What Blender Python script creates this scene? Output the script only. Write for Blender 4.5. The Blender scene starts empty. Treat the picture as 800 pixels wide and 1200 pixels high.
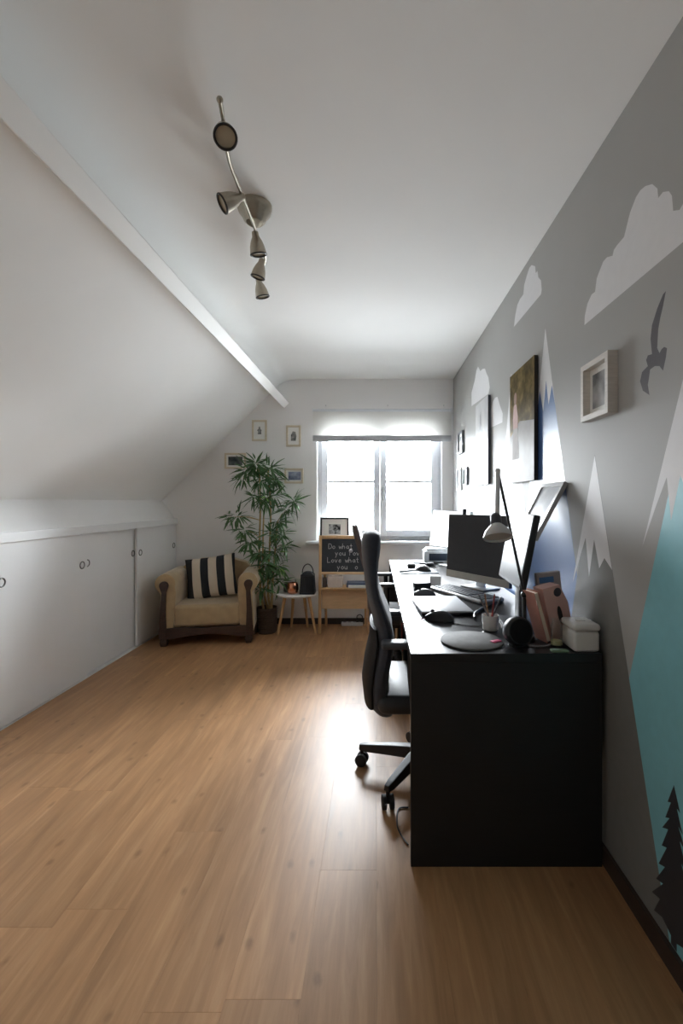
import bpy, bmesh, math, random
from mathutils import Vector, Matrix

random.seed(7)
S = bpy.context.scene
C = S.collection
PI = math.pi

# ------------------------------------------------------------------ camera
EYE = 1.267                      # eye height above the floor, room axes: x right, y into the room, z up
FPX = 533.0                      # focal length for an 800 px wide frame
cam = bpy.data.cameras.new('camera')
cam.sensor_fit = 'HORIZONTAL'
cam.sensor_width = 24.0
cam.lens = FPX / 800.0 * 24.0
cam.shift_x = -40.0 / 800.0
cam.shift_y = -12.0 / 800.0
cam.clip_start = 0.02
camo = bpy.data.objects.new('camera', cam)
camo.location = (0, 0, EYE)
camo.rotation_euler = (PI / 2, 0, 0)
C.objects.link(camo)
S.camera = camo

# ------------------------------------------------------------------ light
SKY = 13.0
world = bpy.data.worlds.new('overcast_sky')
S.world = world
world.use_nodes = True
bg = world.node_tree.nodes['Background']
wn = world.node_tree
wtc = wn.nodes.new('ShaderNodeTexCoord'); wsp = wn.nodes.new('ShaderNodeSeparateXYZ'); wrp = wn.nodes.new('ShaderNodeValToRGB')
wn.links.new(wtc.outputs['Generated'], wsp.inputs[0]); wn.links.new(wsp.outputs[2], wrp.inputs[0]); wn.links.new(wrp.outputs[0], bg.inputs[0])
wrp.color_ramp.elements[0].position = 0.0; wrp.color_ramp.elements[0].color = (0.27, 0.29, 0.30, 1)      # pale streets and roofs below the horizon
wrp.color_ramp.elements[1].position = 0.02; wrp.color_ramp.elements[1].color = (0.90, 0.955, 1.0, 1)      # even overcast above it
bg.inputs[1].default_value = SKY
S.view_settings.view_transform = 'Standard'
S.view_settings.look = 'None'
S.view_settings.gamma = 1.0
S.view_settings.use_curve_mapping = False
S.view_settings.exposure = 2.68
S.cycles.max_bounces = 14
S.cycles.diffuse_bounces = 10
S.cycles.transparent_max_bounces = 16
S.cycles.sample_clamp_indirect = 8.0

pl = bpy.data.lights.new('window_portal', 'AREA')
pl.shape = 'RECTANGLE'
pl.size = 1.36
pl.size_y = 1.36
pl.cycles.is_portal = True
plo = bpy.data.objects.new('window_portal', pl)
plo.location = (0.04, 4.98, 1.49)
plo.rotation_euler = (-PI / 2, 0, 0)      # faces into the room (-y)
C.objects.link(plo)

# ------------------------------------------------------------------ materials
def lin(c):
    return tuple(((v / 255.0) / 12.92 if v / 255.0 <= 0.04045 else ((v / 255.0 + 0.055) / 1.055) ** 2.4) for v in c) + (1.0,)

def nodes_of(m):
    m.use_nodes = True
    nt = m.node_tree
    return nt, nt.nodes['Principled BSDF']

def N(nt, typ, **kw):
    n = nt.nodes.new(typ)
    for k, v in kw.items():
        setattr(n, k, v)
    return n

MATS = {}
def mat(name, rgb, rough=0.6, metal=0.0, var=0.06, scale=30.0, bump=0.0, bscale=200.0, spec=0.5, coat=0.0, stretch=None, sheen=0.0):
    """plain procedural surface: base colour with a little noise variation and fine relief"""
    if name in MATS:
        return MATS[name]
    m = bpy.data.materials.new(name)
    nt, b = nodes_of(m)
    base = lin(rgb)
    tc = N(nt, 'ShaderNodeTexCoord')
    mp = N(nt, 'ShaderNodeMapping')
    nt.links.new(tc.outputs['Object'], mp.inputs[0])
    if stretch:
        mp.inputs['Scale'].default_value = stretch
    ns = N(nt, 'ShaderNodeTexNoise')
    ns.inputs['Scale'].default_value = scale
    ns.inputs['Detail'].default_value = 4
    nt.links.new(mp.outputs[0], ns.inputs['Vector'])
    rp = N(nt, 'ShaderNodeValToRGB')
    rp.color_ramp.elements[0].position = 0.3
    rp.color_ramp.elements[1].position = 0.7
    rp.color_ramp.elements[0].color = tuple(max(0, v * (1 - var)) for v in base[:3]) + (1,)
    rp.color_ramp.elements[1].color = tuple(min(1, v * (1 + var)) for v in base[:3]) + (1,)
    nt.links.new(ns.outputs['Fac'], rp.inputs[0])
    nt.links.new(rp.outputs[0], b.inputs['Base Color'])
    b.inputs['Roughness'].default_value = rough
    b.inputs['Metallic'].default_value = metal
    b.inputs['Specular IOR Level'].default_value = spec
    b.inputs['Coat Weight'].default_value = coat
    if sheen:
        b.inputs['Sheen Weight'].default_value = sheen
    if bump > 0:
        n2 = N(nt, 'ShaderNodeTexNoise')
        n2.inputs['Scale'].default_value = bscale
        n2.inputs['Detail'].default_value = 3
        nt.links.new(mp.outputs[0], n2.inputs['Vector'])
        bp = N(nt, 'ShaderNodeBump')
        bp.inputs['Strength'].default_value = bump
        bp.inputs['Distance'].default_value = 0.002
        nt.links.new(n2.outputs['Fac'], bp.inputs['Height'])
        nt.links.new(bp.outputs[0], b.inputs['Normal'])
    MATS[name] = m
    return m

def emissive(name, rgb, strength):
    m = mat(name, rgb, 0.3)
    b = m.node_tree.nodes['Principled BSDF']
    b.inputs['Emission Color'].default_value = lin(rgb)
    b.inputs['Emission Strength'].default_value = strength
    return m

def wood_floor():
    m = bpy.data.materials.new('oak_laminate')
    nt, b = nodes_of(m)
    L = nt.links.new
    geo = N(nt, 'ShaderNodeNewGeometry')
    oi = N(nt, 'ShaderNodeObjectInfo')
    off = N(nt, 'ShaderNodeVectorMath', operation='SCALE')
    comb = N(nt, 'ShaderNodeCombineXYZ')
    L(oi.outputs['Random'], comb.inputs[0]); L(oi.outputs['Random'], comb.inputs[1])
    L(comb.outputs[0], off.inputs[0]); off.inputs['Scale'].default_value = 37.0
    add = N(nt, 'ShaderNodeVectorMath', operation='ADD')
    L(geo.outputs['Position'], add.inputs[0]); L(off.outputs[0], add.inputs[1])
    # long grain streaks
    mp = N(nt, 'ShaderNodeMapping'); mp.inputs['Scale'].default_value = (34, 2.6, 1)
    L(add.outputs[0], mp.inputs[0])
    n1 = N(nt, 'ShaderNodeTexNoise'); n1.inputs['Scale'].default_value = 1.0; n1.inputs['Detail'].default_value = 8; n1.inputs['Roughness'].default_value = 0.62; n1.inputs['Distortion'].default_value = 0.6
    L(mp.outputs[0], n1.inputs['Vector'])
    r1 = N(nt, 'ShaderNodeValToRGB')
    e = r1.color_ramp.elements
    e[0].position = 0.28; e[0].color = lin((166, 124, 83))
    e[1].position = 0.74; e[1].color = lin((200, 157, 111))
    x = r1.color_ramp.elements.new(0.5); x.color = lin((182, 137, 93))
    L(n1.outputs['Fac'], r1.inputs[0])
    # broad tonal patches
    mp2 = N(nt, 'ShaderNodeMapping'); mp2.inputs['Scale'].default_value = (7, 1.0, 1)
    L(add.outputs[0], mp2.inputs[0])
    n2 = N(nt, 'ShaderNodeTexNoise'); n2.inputs['Scale'].default_value = 1.6; n2.inputs['Detail'].default_value = 3
    L(mp2.outputs[0], n2.inputs['Vector'])
    r2 = N(nt, 'ShaderNodeValToRGB')
    r2.color_ramp.elements[0].position = 0.3; r2.color_ramp.elements[0].color = (0.82, 0.79, 0.76, 1)
    r2.color_ramp.elements[1].position = 0.7; r2.color_ramp.elements[1].color = (1.08, 1.06, 1.03, 1)
    L(n2.outputs['Fac'], r2.inputs[0])
    mul = N(nt, 'ShaderNodeMix', data_type='RGBA', blend_type='MULTIPLY'); mul.inputs['Factor'].default_value = 1
    L(r1.outputs[0], mul.inputs['A']); L(r2.outputs[0], mul.inputs['B'])
    # knots
    mp3 = N(nt, 'ShaderNodeMapping'); mp3.inputs['Scale'].default_value = (5.4, 3.0, 1)
    L(add.outputs[0], mp3.inputs[0])
    vo = N(nt, 'ShaderNodeTexVoronoi', voronoi_dimensions='2D'); vo.inputs['Scale'].default_value = 1.0
    L(mp3.outputs[0], vo.inputs['Vector'])
    n3 = N(nt, 'ShaderNodeTexNoise'); n3.inputs['Scale'].default_value = 22
    L(add.outputs[0], n3.inputs['Vector'])
    ma = N(nt, 'ShaderNodeMath', operation='MULTIPLY_ADD'); ma.inputs[1].default_value = 0.12
    L(n3.outputs['Fac'], ma.inputs[0]); L(vo.outputs['Distance'], ma.inputs[2])
    r3 = N(nt, 'ShaderNodeValToRGB')
    r3.color_ramp.elements[0].position = 0.075; r3.color_ramp.elements[0].color = (0.52, 0.47, 0.42, 1)
    r3.color_ramp.elements[1].position = 0.135; r3.color_ramp.elements[1].color = (1, 1, 1, 1)
    L(ma.outputs[0], r3.inputs[0])
    mul2 = N(nt, 'ShaderNodeMix', data_type='RGBA', blend_type='MULTIPLY'); mul2.inputs['Factor'].default_value = 0.62
    L(mul.outputs['Result'], mul2.inputs['A']); L(r3.outputs[0], mul2.inputs['B'])
    # per plank tone
    hs = N(nt, 'ShaderNodeHueSaturation')
    mr = N(nt, 'ShaderNodeMapRange'); mr.inputs['To Min'].default_value = 0.86; mr.inputs['To Max'].default_value = 0.99
    L(oi.outputs['Random'], mr.inputs['Value']); L(mr.outputs[0], hs.inputs['Value'])
    hs.inputs['Saturation'].default_value = 0.96
    L(mul2.outputs['Result'], hs.inputs['Color'])
    L(hs.outputs[0], b.inputs['Base Color'])
    rr = N(nt, 'ShaderNodeMapRange'); rr.inputs['To Min'].default_value = 0.33; rr.inputs['To Max'].default_value = 0.46
    L(n1.outputs['Fac'], rr.inputs['Value']); L(rr.outputs[0], b.inputs['Roughness'])
    bp = N(nt, 'ShaderNodeBump'); bp.inputs['Strength'].default_value = 0.10; bp.inputs['Distance'].default_value = 0.001
    L(n1.outputs['Fac'], bp.inputs['Height']); L(bp.outputs[0], b.inputs['Normal'])
    return m

def glass_mat(name, tint=(1, 1, 1), refl=1.0):
    """thin pane: lets light straight through and mirrors at grazing angles"""
    m = bpy.data.materials.new(name)
    m.use_nodes = True
    nt = m.node_tree
    nt.nodes.clear()
    out = N(nt, 'ShaderNodeOutputMaterial')
    tr = N(nt, 'ShaderNodeBsdfTransparent'); tr.inputs[0].default_value = (*tint, 1)
    gl = N(nt, 'ShaderNodeBsdfGlossy'); gl.inputs['Roughness'].default_value = 0.02
    fr = N(nt, 'ShaderNodeFresnel'); fr.inputs[0].default_value = 1.45
    mx = N(nt, 'ShaderNodeMixShader')
    fm = N(nt, 'ShaderNodeMath', operation='MULTIPLY'); fm.inputs[1].default_value = refl
    nt.links.new(fr.outputs[0], fm.inputs[0]); nt.links.new(fm.outputs[0], mx.inputs[0])
    nt.links.new(tr.outputs[0], mx.inputs[1]); nt.links.new(gl.outputs[0], mx.inputs[2])
    nt.links.new(mx.outputs[0], out.inputs[0])
    return m

def translucent_fabric(name, rgb, fac=0.5):
    m = bpy.data.materials.new(name)
    m.use_nodes = True
    nt = m.node_tree
    nt.nodes.clear()
    out = N(nt, 'ShaderNodeOutputMaterial')
    tc = N(nt, 'ShaderNodeTexCoord')
    wv = N(nt, 'ShaderNodeTexNoise'); wv.inputs['Scale'].default_value = 260
    nt.links.new(tc.outputs['Object'], wv.inputs['Vector'])
    rp = N(nt, 'ShaderNodeValToRGB')
    c = lin(rgb)
    rp.color_ramp.elements[0].color = tuple(v * 0.92 for v in c[:3]) + (1,)
    rp.color_ramp.elements[1].color = c
    nt.links.new(wv.outputs['Fac'], rp.inputs[0])
    d = N(nt, 'ShaderNodeBsdfDiffuse'); t = N(nt, 'ShaderNodeBsdfTranslucent')
    nt.links.new(rp.outputs[0], d.inputs[0]); nt.links.new(rp.outputs[0], t.inputs[0])
    mx = N(nt, 'ShaderNodeMixShader'); mx.inputs[0].default_value = fac
    nt.links.new(d.outputs[0], mx.inputs[1]); nt.links.new(t.outputs[0], mx.inputs[2])
    nt.links.new(mx.outputs[0], out.inputs[0])
    return m

def ramp_mat(name, stops, axis, lo, hi, rough=0.8, bump=0.0):
    """constant-colour bands along one object axis (woven stripes, printed bands)"""
    m = bpy.data.materials.new(name)
    nt, b = nodes_of(m)
    tc = N(nt, 'ShaderNodeTexCoord'); sp = N(nt, 'ShaderNodeSeparateXYZ')
    nt.links.new(tc.outputs['Object'], sp.inputs[0])
    mr = N(nt, 'ShaderNodeMapRange'); mr.inputs['From Min'].default_value = lo; mr.inputs['From Max'].default_value = hi
    nt.links.new(sp.outputs[axis], mr.inputs['Value'])
    rp = N(nt, 'ShaderNodeValToRGB'); rp.color_ramp.interpolation = 'CONSTANT'
    el = rp.color_ramp.elements
    el[0].position = stops[0][0]; el[0].color = lin(stops[0][1])
    el[1].position = stops[1][0]; el[1].color = lin(stops[1][1])
    for p, c in stops[2:]:
        x = el.new(p); x.color = lin(c)
    nt.links.new(mr.outputs[0], rp.inputs[0])
    nt.links.new(rp.outputs[0], b.inputs['Base Color'])
    b.inputs['Roughness'].default_value = rough
    if bump:
        n = N(nt, 'ShaderNodeTexNoise'); n.inputs['Scale'].default_value = 320
        nt.links.new(tc.outputs['Object'], n.inputs['Vector'])
        bp = N(nt, 'ShaderNodeBump'); bp.inputs['Strength'].default_value = bump; bp.inputs['Distance'].default_value = 0.002
        nt.links.new(n.outputs['Fac'], bp.inputs['Height']); nt.links.new(bp.outputs[0], b.inputs['Normal'])
    return m

def photo_mat(name, stops, scale, rough=0.45, seed=0.0):
    """a printed picture: soft noise through a colour ramp"""
    m = bpy.data.materials.new(name)
    nt, b = nodes_of(m)
    tc = N(nt, 'ShaderNodeTexCoord'); mp = N(nt, 'ShaderNodeMapping')
    mp.inputs['Location'].default_value = (seed, seed * 1.7, seed * 0.3)
    nt.links.new(tc.outputs['Object'], mp.inputs[0])
    n = N(nt, 'ShaderNodeTexNoise'); n.inputs['Scale'].default_value = scale; n.inputs['Detail'].default_value = 5
    nt.links.new(mp.outputs[0], n.inputs['Vector'])
    rp = N(nt, 'ShaderNodeValToRGB')
    el = rp.color_ramp.elements
    el[0].position = stops[0][0]; el[0].color = lin(stops[0][1])
    el[1].position = stops[1][0]; el[1].color = lin(stops[1][1])
    for p, c in stops[2:]:
        x = el.new(p); x.color = lin(c)
    nt.links.new(n.outputs['Fac'], rp.inputs[0]); nt.links.new(rp.outputs[0], b.inputs['Base Color'])
    b.inputs['Roughness'].default_value = rough
    b.inputs['Specular IOR Level'].default_value = 0.02
    return m

WHITE = mat('white_wall_paint', (237, 236, 235), 0.75, var=0.015, scale=3, bump=0.06, bscale=300)
CEILW = mat('white_ceiling_paint', (240, 240, 238), 0.8, var=0.015, scale=2, bump=0.05, bscale=250)
BEAMW = mat('white_gloss_beam', (242, 241, 238), 0.5, var=0.01, scale=4)
GREYW = mat('grey_wall_paint', (172, 172, 170), 0.56, var=0.02, scale=3, bump=0.08, bscale=260, spec=0.08)
CUPW = mat('white_laminate', (234, 235, 235), 0.45, var=0.012, scale=5)
PVC = mat('white_pvc', (226, 229, 233), 0.4, var=0.01)
DARKBASE = mat('dark_brown_skirting', (58, 44, 38), 0.5, var=0.15, stretch=(30, 3, 3), scale=3)
FLOOR = wood_floor()
BLACKDESK = mat('black_brown_desk', (30, 29, 31), 0.28, var=0.12, scale=4, stretch=(2, 30, 2), bump=0.02, spec=0.5)
DESKSIDE = mat('black_brown_panel', (23, 24, 27), 0.5, var=0.12, scale=4, stretch=(2, 2, 30))
BLACKPL = mat('black_plastic', (26, 27, 29), 0.4, var=0.08)
BLACKMT = mat('black_rubber', (22, 22, 23), 0.7, var=0.1)
DARKFAB = mat('blue_black_fabric', (32, 39, 52), 0.75, var=0.18, scale=90, bump=0.25, bscale=600, sheen=0.3)
DARKLEA = mat('dark_leather', (38, 40, 44), 0.45, var=0.12, scale=40, bump=0.15, bscale=150)
TAUPE = mat('taupe_leather', (84, 72, 70), 0.55, var=0.12, scale=30, bump=0.15, bscale=150)
CHROME = mat('brushed_nickel', (176, 168, 154), 0.32, metal=1.0, var=0.05, scale=80)
SILVER = mat('silver_plastic', (198, 200, 203), 0.32, metal=0.3, var=0.02)
LIDSILV = mat('silver_laptop_lid', (216, 218, 222), 0.38, metal=0.0, var=0.02)
SCREEN = mat('dark_screen', (44, 47, 52), 0.32, var=0.02, spec=0.14)
SCREENM = mat('matte_dark_screen', (62, 62, 64), 0.45, var=0.04, spec=0.3)
BEIGE = mat('beige_velvet', (184, 160, 122), 0.75, var=0.10, scale=14, bump=0.2, bscale=420, sheen=0.5)
DKWOOD = mat('dark_carved_wood', (62, 42, 34), 0.38, var=0.25, scale=5, stretch=(3, 3, 16), coat=0.2)
PINE = mat('light_pine', (205, 166, 120), 0.5, var=0.12, scale=4, stretch=(30, 30, 2))
PALEWOOD = mat('pale_wood', (222, 190, 150), 0.5, var=0.08, scale=4, stretch=(3, 20, 20))
CHALKB = mat('chalkboard', (52, 56, 61), 0.7, var=0.22, scale=9)
CHALK = mat('chalk', (196, 196, 194), 0.95, var=0.2, scale=120)
PAPER = mat('white_paper', (236, 235, 231), 0.8, var=0.01)
WICKER = mat('brown_wicker', (84, 66, 54), 0.7, var=0.3, scale=60, stretch=(1, 1, 4), bump=0.6, bscale=70)
SOIL = mat('potting_soil', (44, 34, 27), 0.95, var=0.3, scale=60, bump=0.6, bscale=90)
CANE = mat('bamboo_cane', (176, 150, 104), 0.5, var=0.15, scale=8, stretch=(2, 2, 8))
LEAF = mat('bamboo_leaf', (74, 112, 66), 0.5, var=0.30, scale=18)
LEAFY = mat('young_bamboo_leaf', (128, 168, 80), 0.5, var=0.25, scale=18)
COPPER = mat('copper_metal', (214, 150, 118), 0.22, metal=1.0, var=0.06)
LANTERN = mat('black_lantern_metal', (38, 42, 48), 0.45, metal=0.4, var=0.1)
GLASS = glass_mat('clear_glass')
GLASSJ = glass_mat('jar_glass', (0.95, 0.97, 0.96), 0.35)
BLINDF = translucent_fabric('cream_blind_fabric', (236, 235, 232), 0.5)

# ------------------------------------------------------------------ mesh helpers
class MB:
    def __init__(self):
        self.v = []; self.f = []
    def add(self, vs, fs, M=None):
        o = len(self.v)
        self.v += [tuple(M @ Vector(p)) if M else tuple(p) for p in vs]
        self.f += [tuple(i + o for i in q) for q in fs]
        return self
    def box(self, x0, x1, y0, y1, z0, z1, M=None):
        vs = [(x0, y0, z0), (x1, y0, z0), (x1, y1, z0), (x0, y1, z0), (x0, y0, z1), (x1, y0, z1), (x1, y1, z1), (x0, y1, z1)]
        fs = [(0, 3, 2, 1), (4, 5, 6, 7), (0, 1, 5, 4), (1, 2, 6, 5), (2, 3, 7, 6), (3, 0, 4, 7)]
        return self.add(vs, fs, M)
    def rbox(self, x0, x1, y0, y1, z0, z1, r=0.01, seg=3, M=None):
        bm = bmesh.new()
        bmesh.ops.create_cube(bm, size=1.0)
        for v in bm.verts:
            v.co = Vector(((x0 + x1) / 2 + v.co.x * (x1 - x0), (y0 + y1) / 2 + v.co.y * (y1 - y0), (z0 + z1) / 2 + v.co.z * (z1 - z0)))
        r = min(r, 0.499 * min(x1 - x0, y1 - y0, z1 - z0))
        bmesh.ops.bevel(bm, geom=bm.edges[:], offset=r, segments=seg, profile=0.5, affect='EDGES')
        bm.verts.index_update()
        self.add([v.co.copy() for v in bm.verts], [[v.index for v in f.verts] for f in bm.faces], M)
        bm.free()
        return self
    def prism(self, poly, d0, d1, axis='y', M=None):
        """polygon extruded along an axis; poly is (a, b) in the two other axes in order"""
        def P(a, b, d):
            return {'y': (a, d, b), 'x': (d, a, b), 'z': (a, b, d)}[axis]
        n = len(poly)
        area = sum(poly[i][0] * poly[(i + 1) % n][1] - poly[(i + 1) % n][0] * poly[i][1] for i in range(n))
        if area < 0:
            poly = poly[::-1]
        vs = [P(a, b, d0) for a, b in poly] + [P(a, b, d1) for a, b in poly]
        fs = [tuple(range(n)), tuple(range(2 * n - 1, n - 1, -1))]
        fs += [(i, n + i, n + (i + 1) % n, (i + 1) % n) for i in range(n)]
        return self.add(vs, fs, M)
    def tube(self, pts, r, n=10, caps=True, M=None):
        pts = [Vector(p) for p in pts]
        rs = r if isinstance(r, (list, tuple)) else [r] * len(pts)
        vs = []; fs = []
        up = Vector((0, 0, 1))
        prev = None
        for i, p in enumerate(pts):
            a = pts[max(i - 1, 0)]; b = pts[min(i + 1, len(pts) - 1)]
            t = (b - a).normalized()
            if prev is None:
                ref = up if abs(t.z) < 0.95 else Vector((1, 0, 0))
                u = t.cross(ref).normalized()
            else:
                u = (prev - t * prev.dot(t))
                u = u.normalized() if u.length > 1e-6 else t.orthogonal().normalized()
            prev = u
            w = t.cross(u)
            for k in range(n):
                an = 2 * PI * k / n
                vs.append(p + (u * math.cos(an) + w * math.sin(an)) * rs[i])
        for i in range(len(pts) - 1):
            for k in range(n):
                a = i * n + k; b = i * n + (k + 1) % n
                fs.append((a, b, b + n, a + n))
        if caps:
            fs.append(tuple(range(n - 1, -1, -1)))
            fs.append(tuple(range((len(pts) - 1) * n, len(pts) * n)))
        return self.add(vs, fs, M)
    def lathe(self, prof, n=24, M=None, closed=False):
        """profile (radius, z) turned around z"""
        vs = []; fs = []
        for r, z in prof:
            for k in range(n):
                an = 2 * PI * k / n
                vs.append((max(r, 1e-5) * math.cos(an), max(r, 1e-5) * math.sin(an), z))
        m = len(prof)
        for i in range(m - 1 + (1 if closed else 0)):
            j = (i + 1) % m
            for k in range(n):
                fs.append((i * n + k, i * n + (k + 1) % n, j * n + (k + 1) % n, j * n + k))
        if not closed:
            fs.append(tuple(range(n - 1, -1, -1)))
            fs.append(tuple(range((m - 1) * n, m * n)))
        return self.add(vs, fs, M)
    def torus(self, R, r, n=28, k=8, M=None):
        return self.lathe([(R + r * math.cos(2 * PI * i / k), r * math.sin(2 * PI * i / k)) for i in range(k)], n, M, closed=True)
    def loft(self, rings, M=None):
        n = len(rings[0]); vs = [p for rg in rings for p in rg]; fs = []
        for i in range(len(rings) - 1):
            for k in range(n):
                fs.append((i * n + k, i * n + (k + 1) % n, (i + 1) * n + (k + 1) % n, (i + 1) * n + k))
        fs.append(tuple(range(n - 1, -1, -1)))
        fs.append(tuple(range((len(rings) - 1) * n, len(rings) * n)))
        return self.add(vs, fs, M)
    def ball(self, c, r, n=14, sx=1, sy=1, sz=1):
        m = n // 2
        prof = [(r * math.sin(PI * i / m), -r * math.cos(PI * i / m)) for i in range(m + 1)]
        return self.lathe(prof, n, Matrix.Translation(c) @ Matrix.Diagonal((sx, sy, sz, 1)))
    def build(self, name, m, parent=None, smooth=False, bevel=0.0, loc=None, rot=None):
        me = bpy.data.meshes.new(name)
        me.from_pydata(self.v, [], self.f)
        bm = bmesh.new(); bm.from_mesh(me)
        bmesh.ops.recalc_face_normals(bm, faces=bm.faces[:])
        if bevel > 0:
            es = [e for e in bm.edges if len(e.link_faces) == 2 and e.calc_face_angle(0) > 0.6]
            bmesh.ops.bevel(bm, geom=es, offset=bevel, segments=2, profile=0.6, affect='EDGES')
        bm.to_mesh(me); bm.free()
        if smooth:
            me.polygons.foreach_set('use_smooth', [True] * len(me.polygons))
            try:
                me.set_sharp_from_angle(angle=math.radians(38))
            except Exception:
                pass
        me.materials.append(m)
        o = bpy.data.objects.new(name, me)
        C.objects.link(o)
        if parent is not None:
            o.parent = parent
        if loc is not None:
            o.location = loc
        if rot is not None:
            o.rotation_euler = rot
        return o

def tag(o, label, cat, group=None, kind=None):
    o['label'] = label; o['category'] = cat
    if group: o['group'] = group
    if kind: o['kind'] = kind
    return o

def thing(name, label, cat, loc=(0, 0, 0), rotz=0.0, group=None):
    o = bpy.data.objects.new(name, None)
    o.empty_display_size = 0.1
    C.objects.link(o)
    o.location = loc; o.rotation_euler = (0, 0, rotz)
    return tag(o, label, cat, group)

def struct(o, label=None):
    o['kind'] = 'structure'
    if label:
        o['label'] = label
    return o

def copy_tree(o, parent=None):
    c = o.copy(); C.objects.link(c); c.parent = parent
    for ch in list(o.children):
        copy_tree(ch, c)
    return c

def aim(loc, d, roll=0.0):
    """matrix that puts local +z along direction d at loc"""
    q = Vector(d).normalized().to_track_quat('Z', 'Y')
    return Matrix.Translation(loc) @ q.to_matrix().to_4x4() @ Matrix.Rotation(roll, 4, 'Z')

def smooth_curve(k, n=8):
    out = []
    for i in range(len(k) - 1):
        p0 = k[max(i - 1, 0)]; p1 = k[i]; p2 = k[i + 1]; p3 = k[min(i + 2, len(k) - 1)]
        for j in range(n):
            t = j / n
            out.append(0.5 * ((2 * p1) + (-p0 + p2) * t + (2 * p0 - 5 * p1 + 4 * p2 - p3) * t * t + (-p0 + 3 * p1 - 3 * p2 + p3) * t ** 3))
    out.append(k[-1])
    return out

# room measures
RX = 0.805          # right wall
LX = -2.06          # cupboard front plane
BY = 4.72           # window wall
FY = -1.15          # wall behind the photographer
CH = 2.54           # flat ceiling height

def on_right(px, py, x=RX):                 # image point -> (y, z) on the right wall
    y = x * FPX / (px - 440.0)
    return (y, EYE + (588.0 - py) * y / FPX)
def at(px, py, y):                          # image point at depth y -> room point
    return Vector(((px - 440.0) * y / FPX, y, EYE + (588.0 - py) * y / FPX))
def on_level(px, py, z):                    # image point on a horizontal plane -> room point
    y = (EYE - z) * FPX / (py - 588.0)
    return Vector(((px - 440.0) * y / FPX, y, z))

# ------------------------------------------------------------------ the room
# floor: sub-floor slab with individual planks on it
floor = struct(MB().box(-2.3, RX + 0.1, FY - 0.1, BY + 0.1, -0.06, -0.009).build('floor', DKWOOD), 'oak laminate plank floor')
PWID, PLEN = 0.193, 1.29
xx = LX - 0.06
col = 0
rr = random.Random(3)
while xx < RX - 0.002:
    x1 = min(xx + PWID, RX - 0.001)
    y = FY - rr.random() * PLEN * 0.9
    while y < BY:
        a = max(y, FY); b = min(y + PLEN, BY)
        if b - a > 0.03:
            c = 0.0004
            vs = [(xx, a, -0.009), (x1, a, -0.009), (x1, b, -0.009), (xx, b, -0.009),
                  (xx, a, -0.0006), (x1, a, -0.0006), (x1, b, -0.0006), (xx, b, -0.0006),
                  (xx + c, a + c, 0), (x1 - c, a + c, 0), (x1 - c, b - c, 0), (xx + c, b - c, 0)]
            fs = [(0, 3, 2, 1), (0, 1, 5, 4), (1, 2, 6, 5), (2, 3, 7, 6), (3, 0, 4, 7),
                  (4, 5, 9, 8), (5, 6, 10, 9), (6, 7, 11, 10), (7, 4, 8, 11), (8, 9, 10, 11)]
            MB().add(vs, fs).build('plank', FLOOR, floor)
        y += PLEN
    xx += PWID
    col += 1

# ceiling: flat part, curve and 45 degree roof slope
inner = [(RX + 0.12, CH), (-0.80, CH), (-0.87, 2.534), (-0.94, 2.515), (-1.00, 2.484), (-1.05, 2.44), (-2.216, 1.277)]
outer = [(-2.40, 1.277), (-2.40, 1.36), (-1.12, 2.70), (RX + 0.12, 2.70)]
struct(MB().prism(inner + outer, FY - 0.1, BY + 0.12).build('ceiling', CEILW, smooth=True), 'white ceiling running into the roof slope')
# purlin beam along the slope
s = math.sqrt(0.5)
bc = Vector((-0.948, 2.237))                          # lower inner corner
ax = Vector((-s, s)); ay = Vector((s, s))             # into the roof, along the slope
poly = [bc, bc + ay * 0.072, bc + ay * 0.072 + ax * 0.24, bc + ax * 0.24]
struct(MB().prism([tuple(p) for p in poly], FY, BY).build('trim_1', BEAMW, bevel=0.004), 'white boxed roof beam along the slope')
# left knee wall
struct(MB().prism([(-2.078, 1.086), (-2.215, 1.285), (-2.40, 1.285), (-2.40, 0), (-2.16, 0), (-2.16, 1.086)], FY - 0.05, BY + 0.05).build('wall_left', WHITE), 'white sloping ledge above the cupboards')
# right wall
struct(MB().box(RX, RX + 0.12, FY - 0.1, BY + 0.12, -0.05, CH + 0.05).build('wall_right', GREYW), 'grey wall painted with mountains and clouds')
wall_right = bpy.data.objects['wall_right']
# unseen wall behind the photographer, toned darker to cut bounced light
struct(MB().box(-2.4, RX + 0.1, FY - 0.12, FY, -0.05, CH + 0.1).build('wall_front', mat('light_damping_wall_tone', (168, 164, 158), 0.75, var=0.015, scale=3)), 'unseen wall at the near end of the room, darkened to dim it')
# window wall with its opening
WX0, WX1, WZ0, WZ1 = -0.612, 0.69, 0.862, 2.12
wb = MB()
wb.box(-2.4, WX0, BY, BY + 0.205, -0.05, 2.7)
wb.box(WX1, RX + 0.12, BY, BY + 0.205, -0.05, 2.7)
wb.box(WX0, WX1, BY, BY + 0.205, -0.05, WZ0)
wb.box(WX0, WX1, BY, BY + 0.205, WZ1, 2.7)
struct(wb.build('wall_back', WHITE), 'white gable wall around the window')
# skirting boards
struct(MB().box(LX + 0.005, RX - 0.016, BY - 0.014, BY, 0, 0.062).build('baseboard_back', DARKBASE, bevel=0.002), 'dark brown skirting under the window')
struct(MB().box(RX - 0.014, RX, FY, BY, 0, 0.062).build('baseboard_right', DARKBASE, bevel=0.002), 'dark brown skirting along the grey wall')

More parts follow.
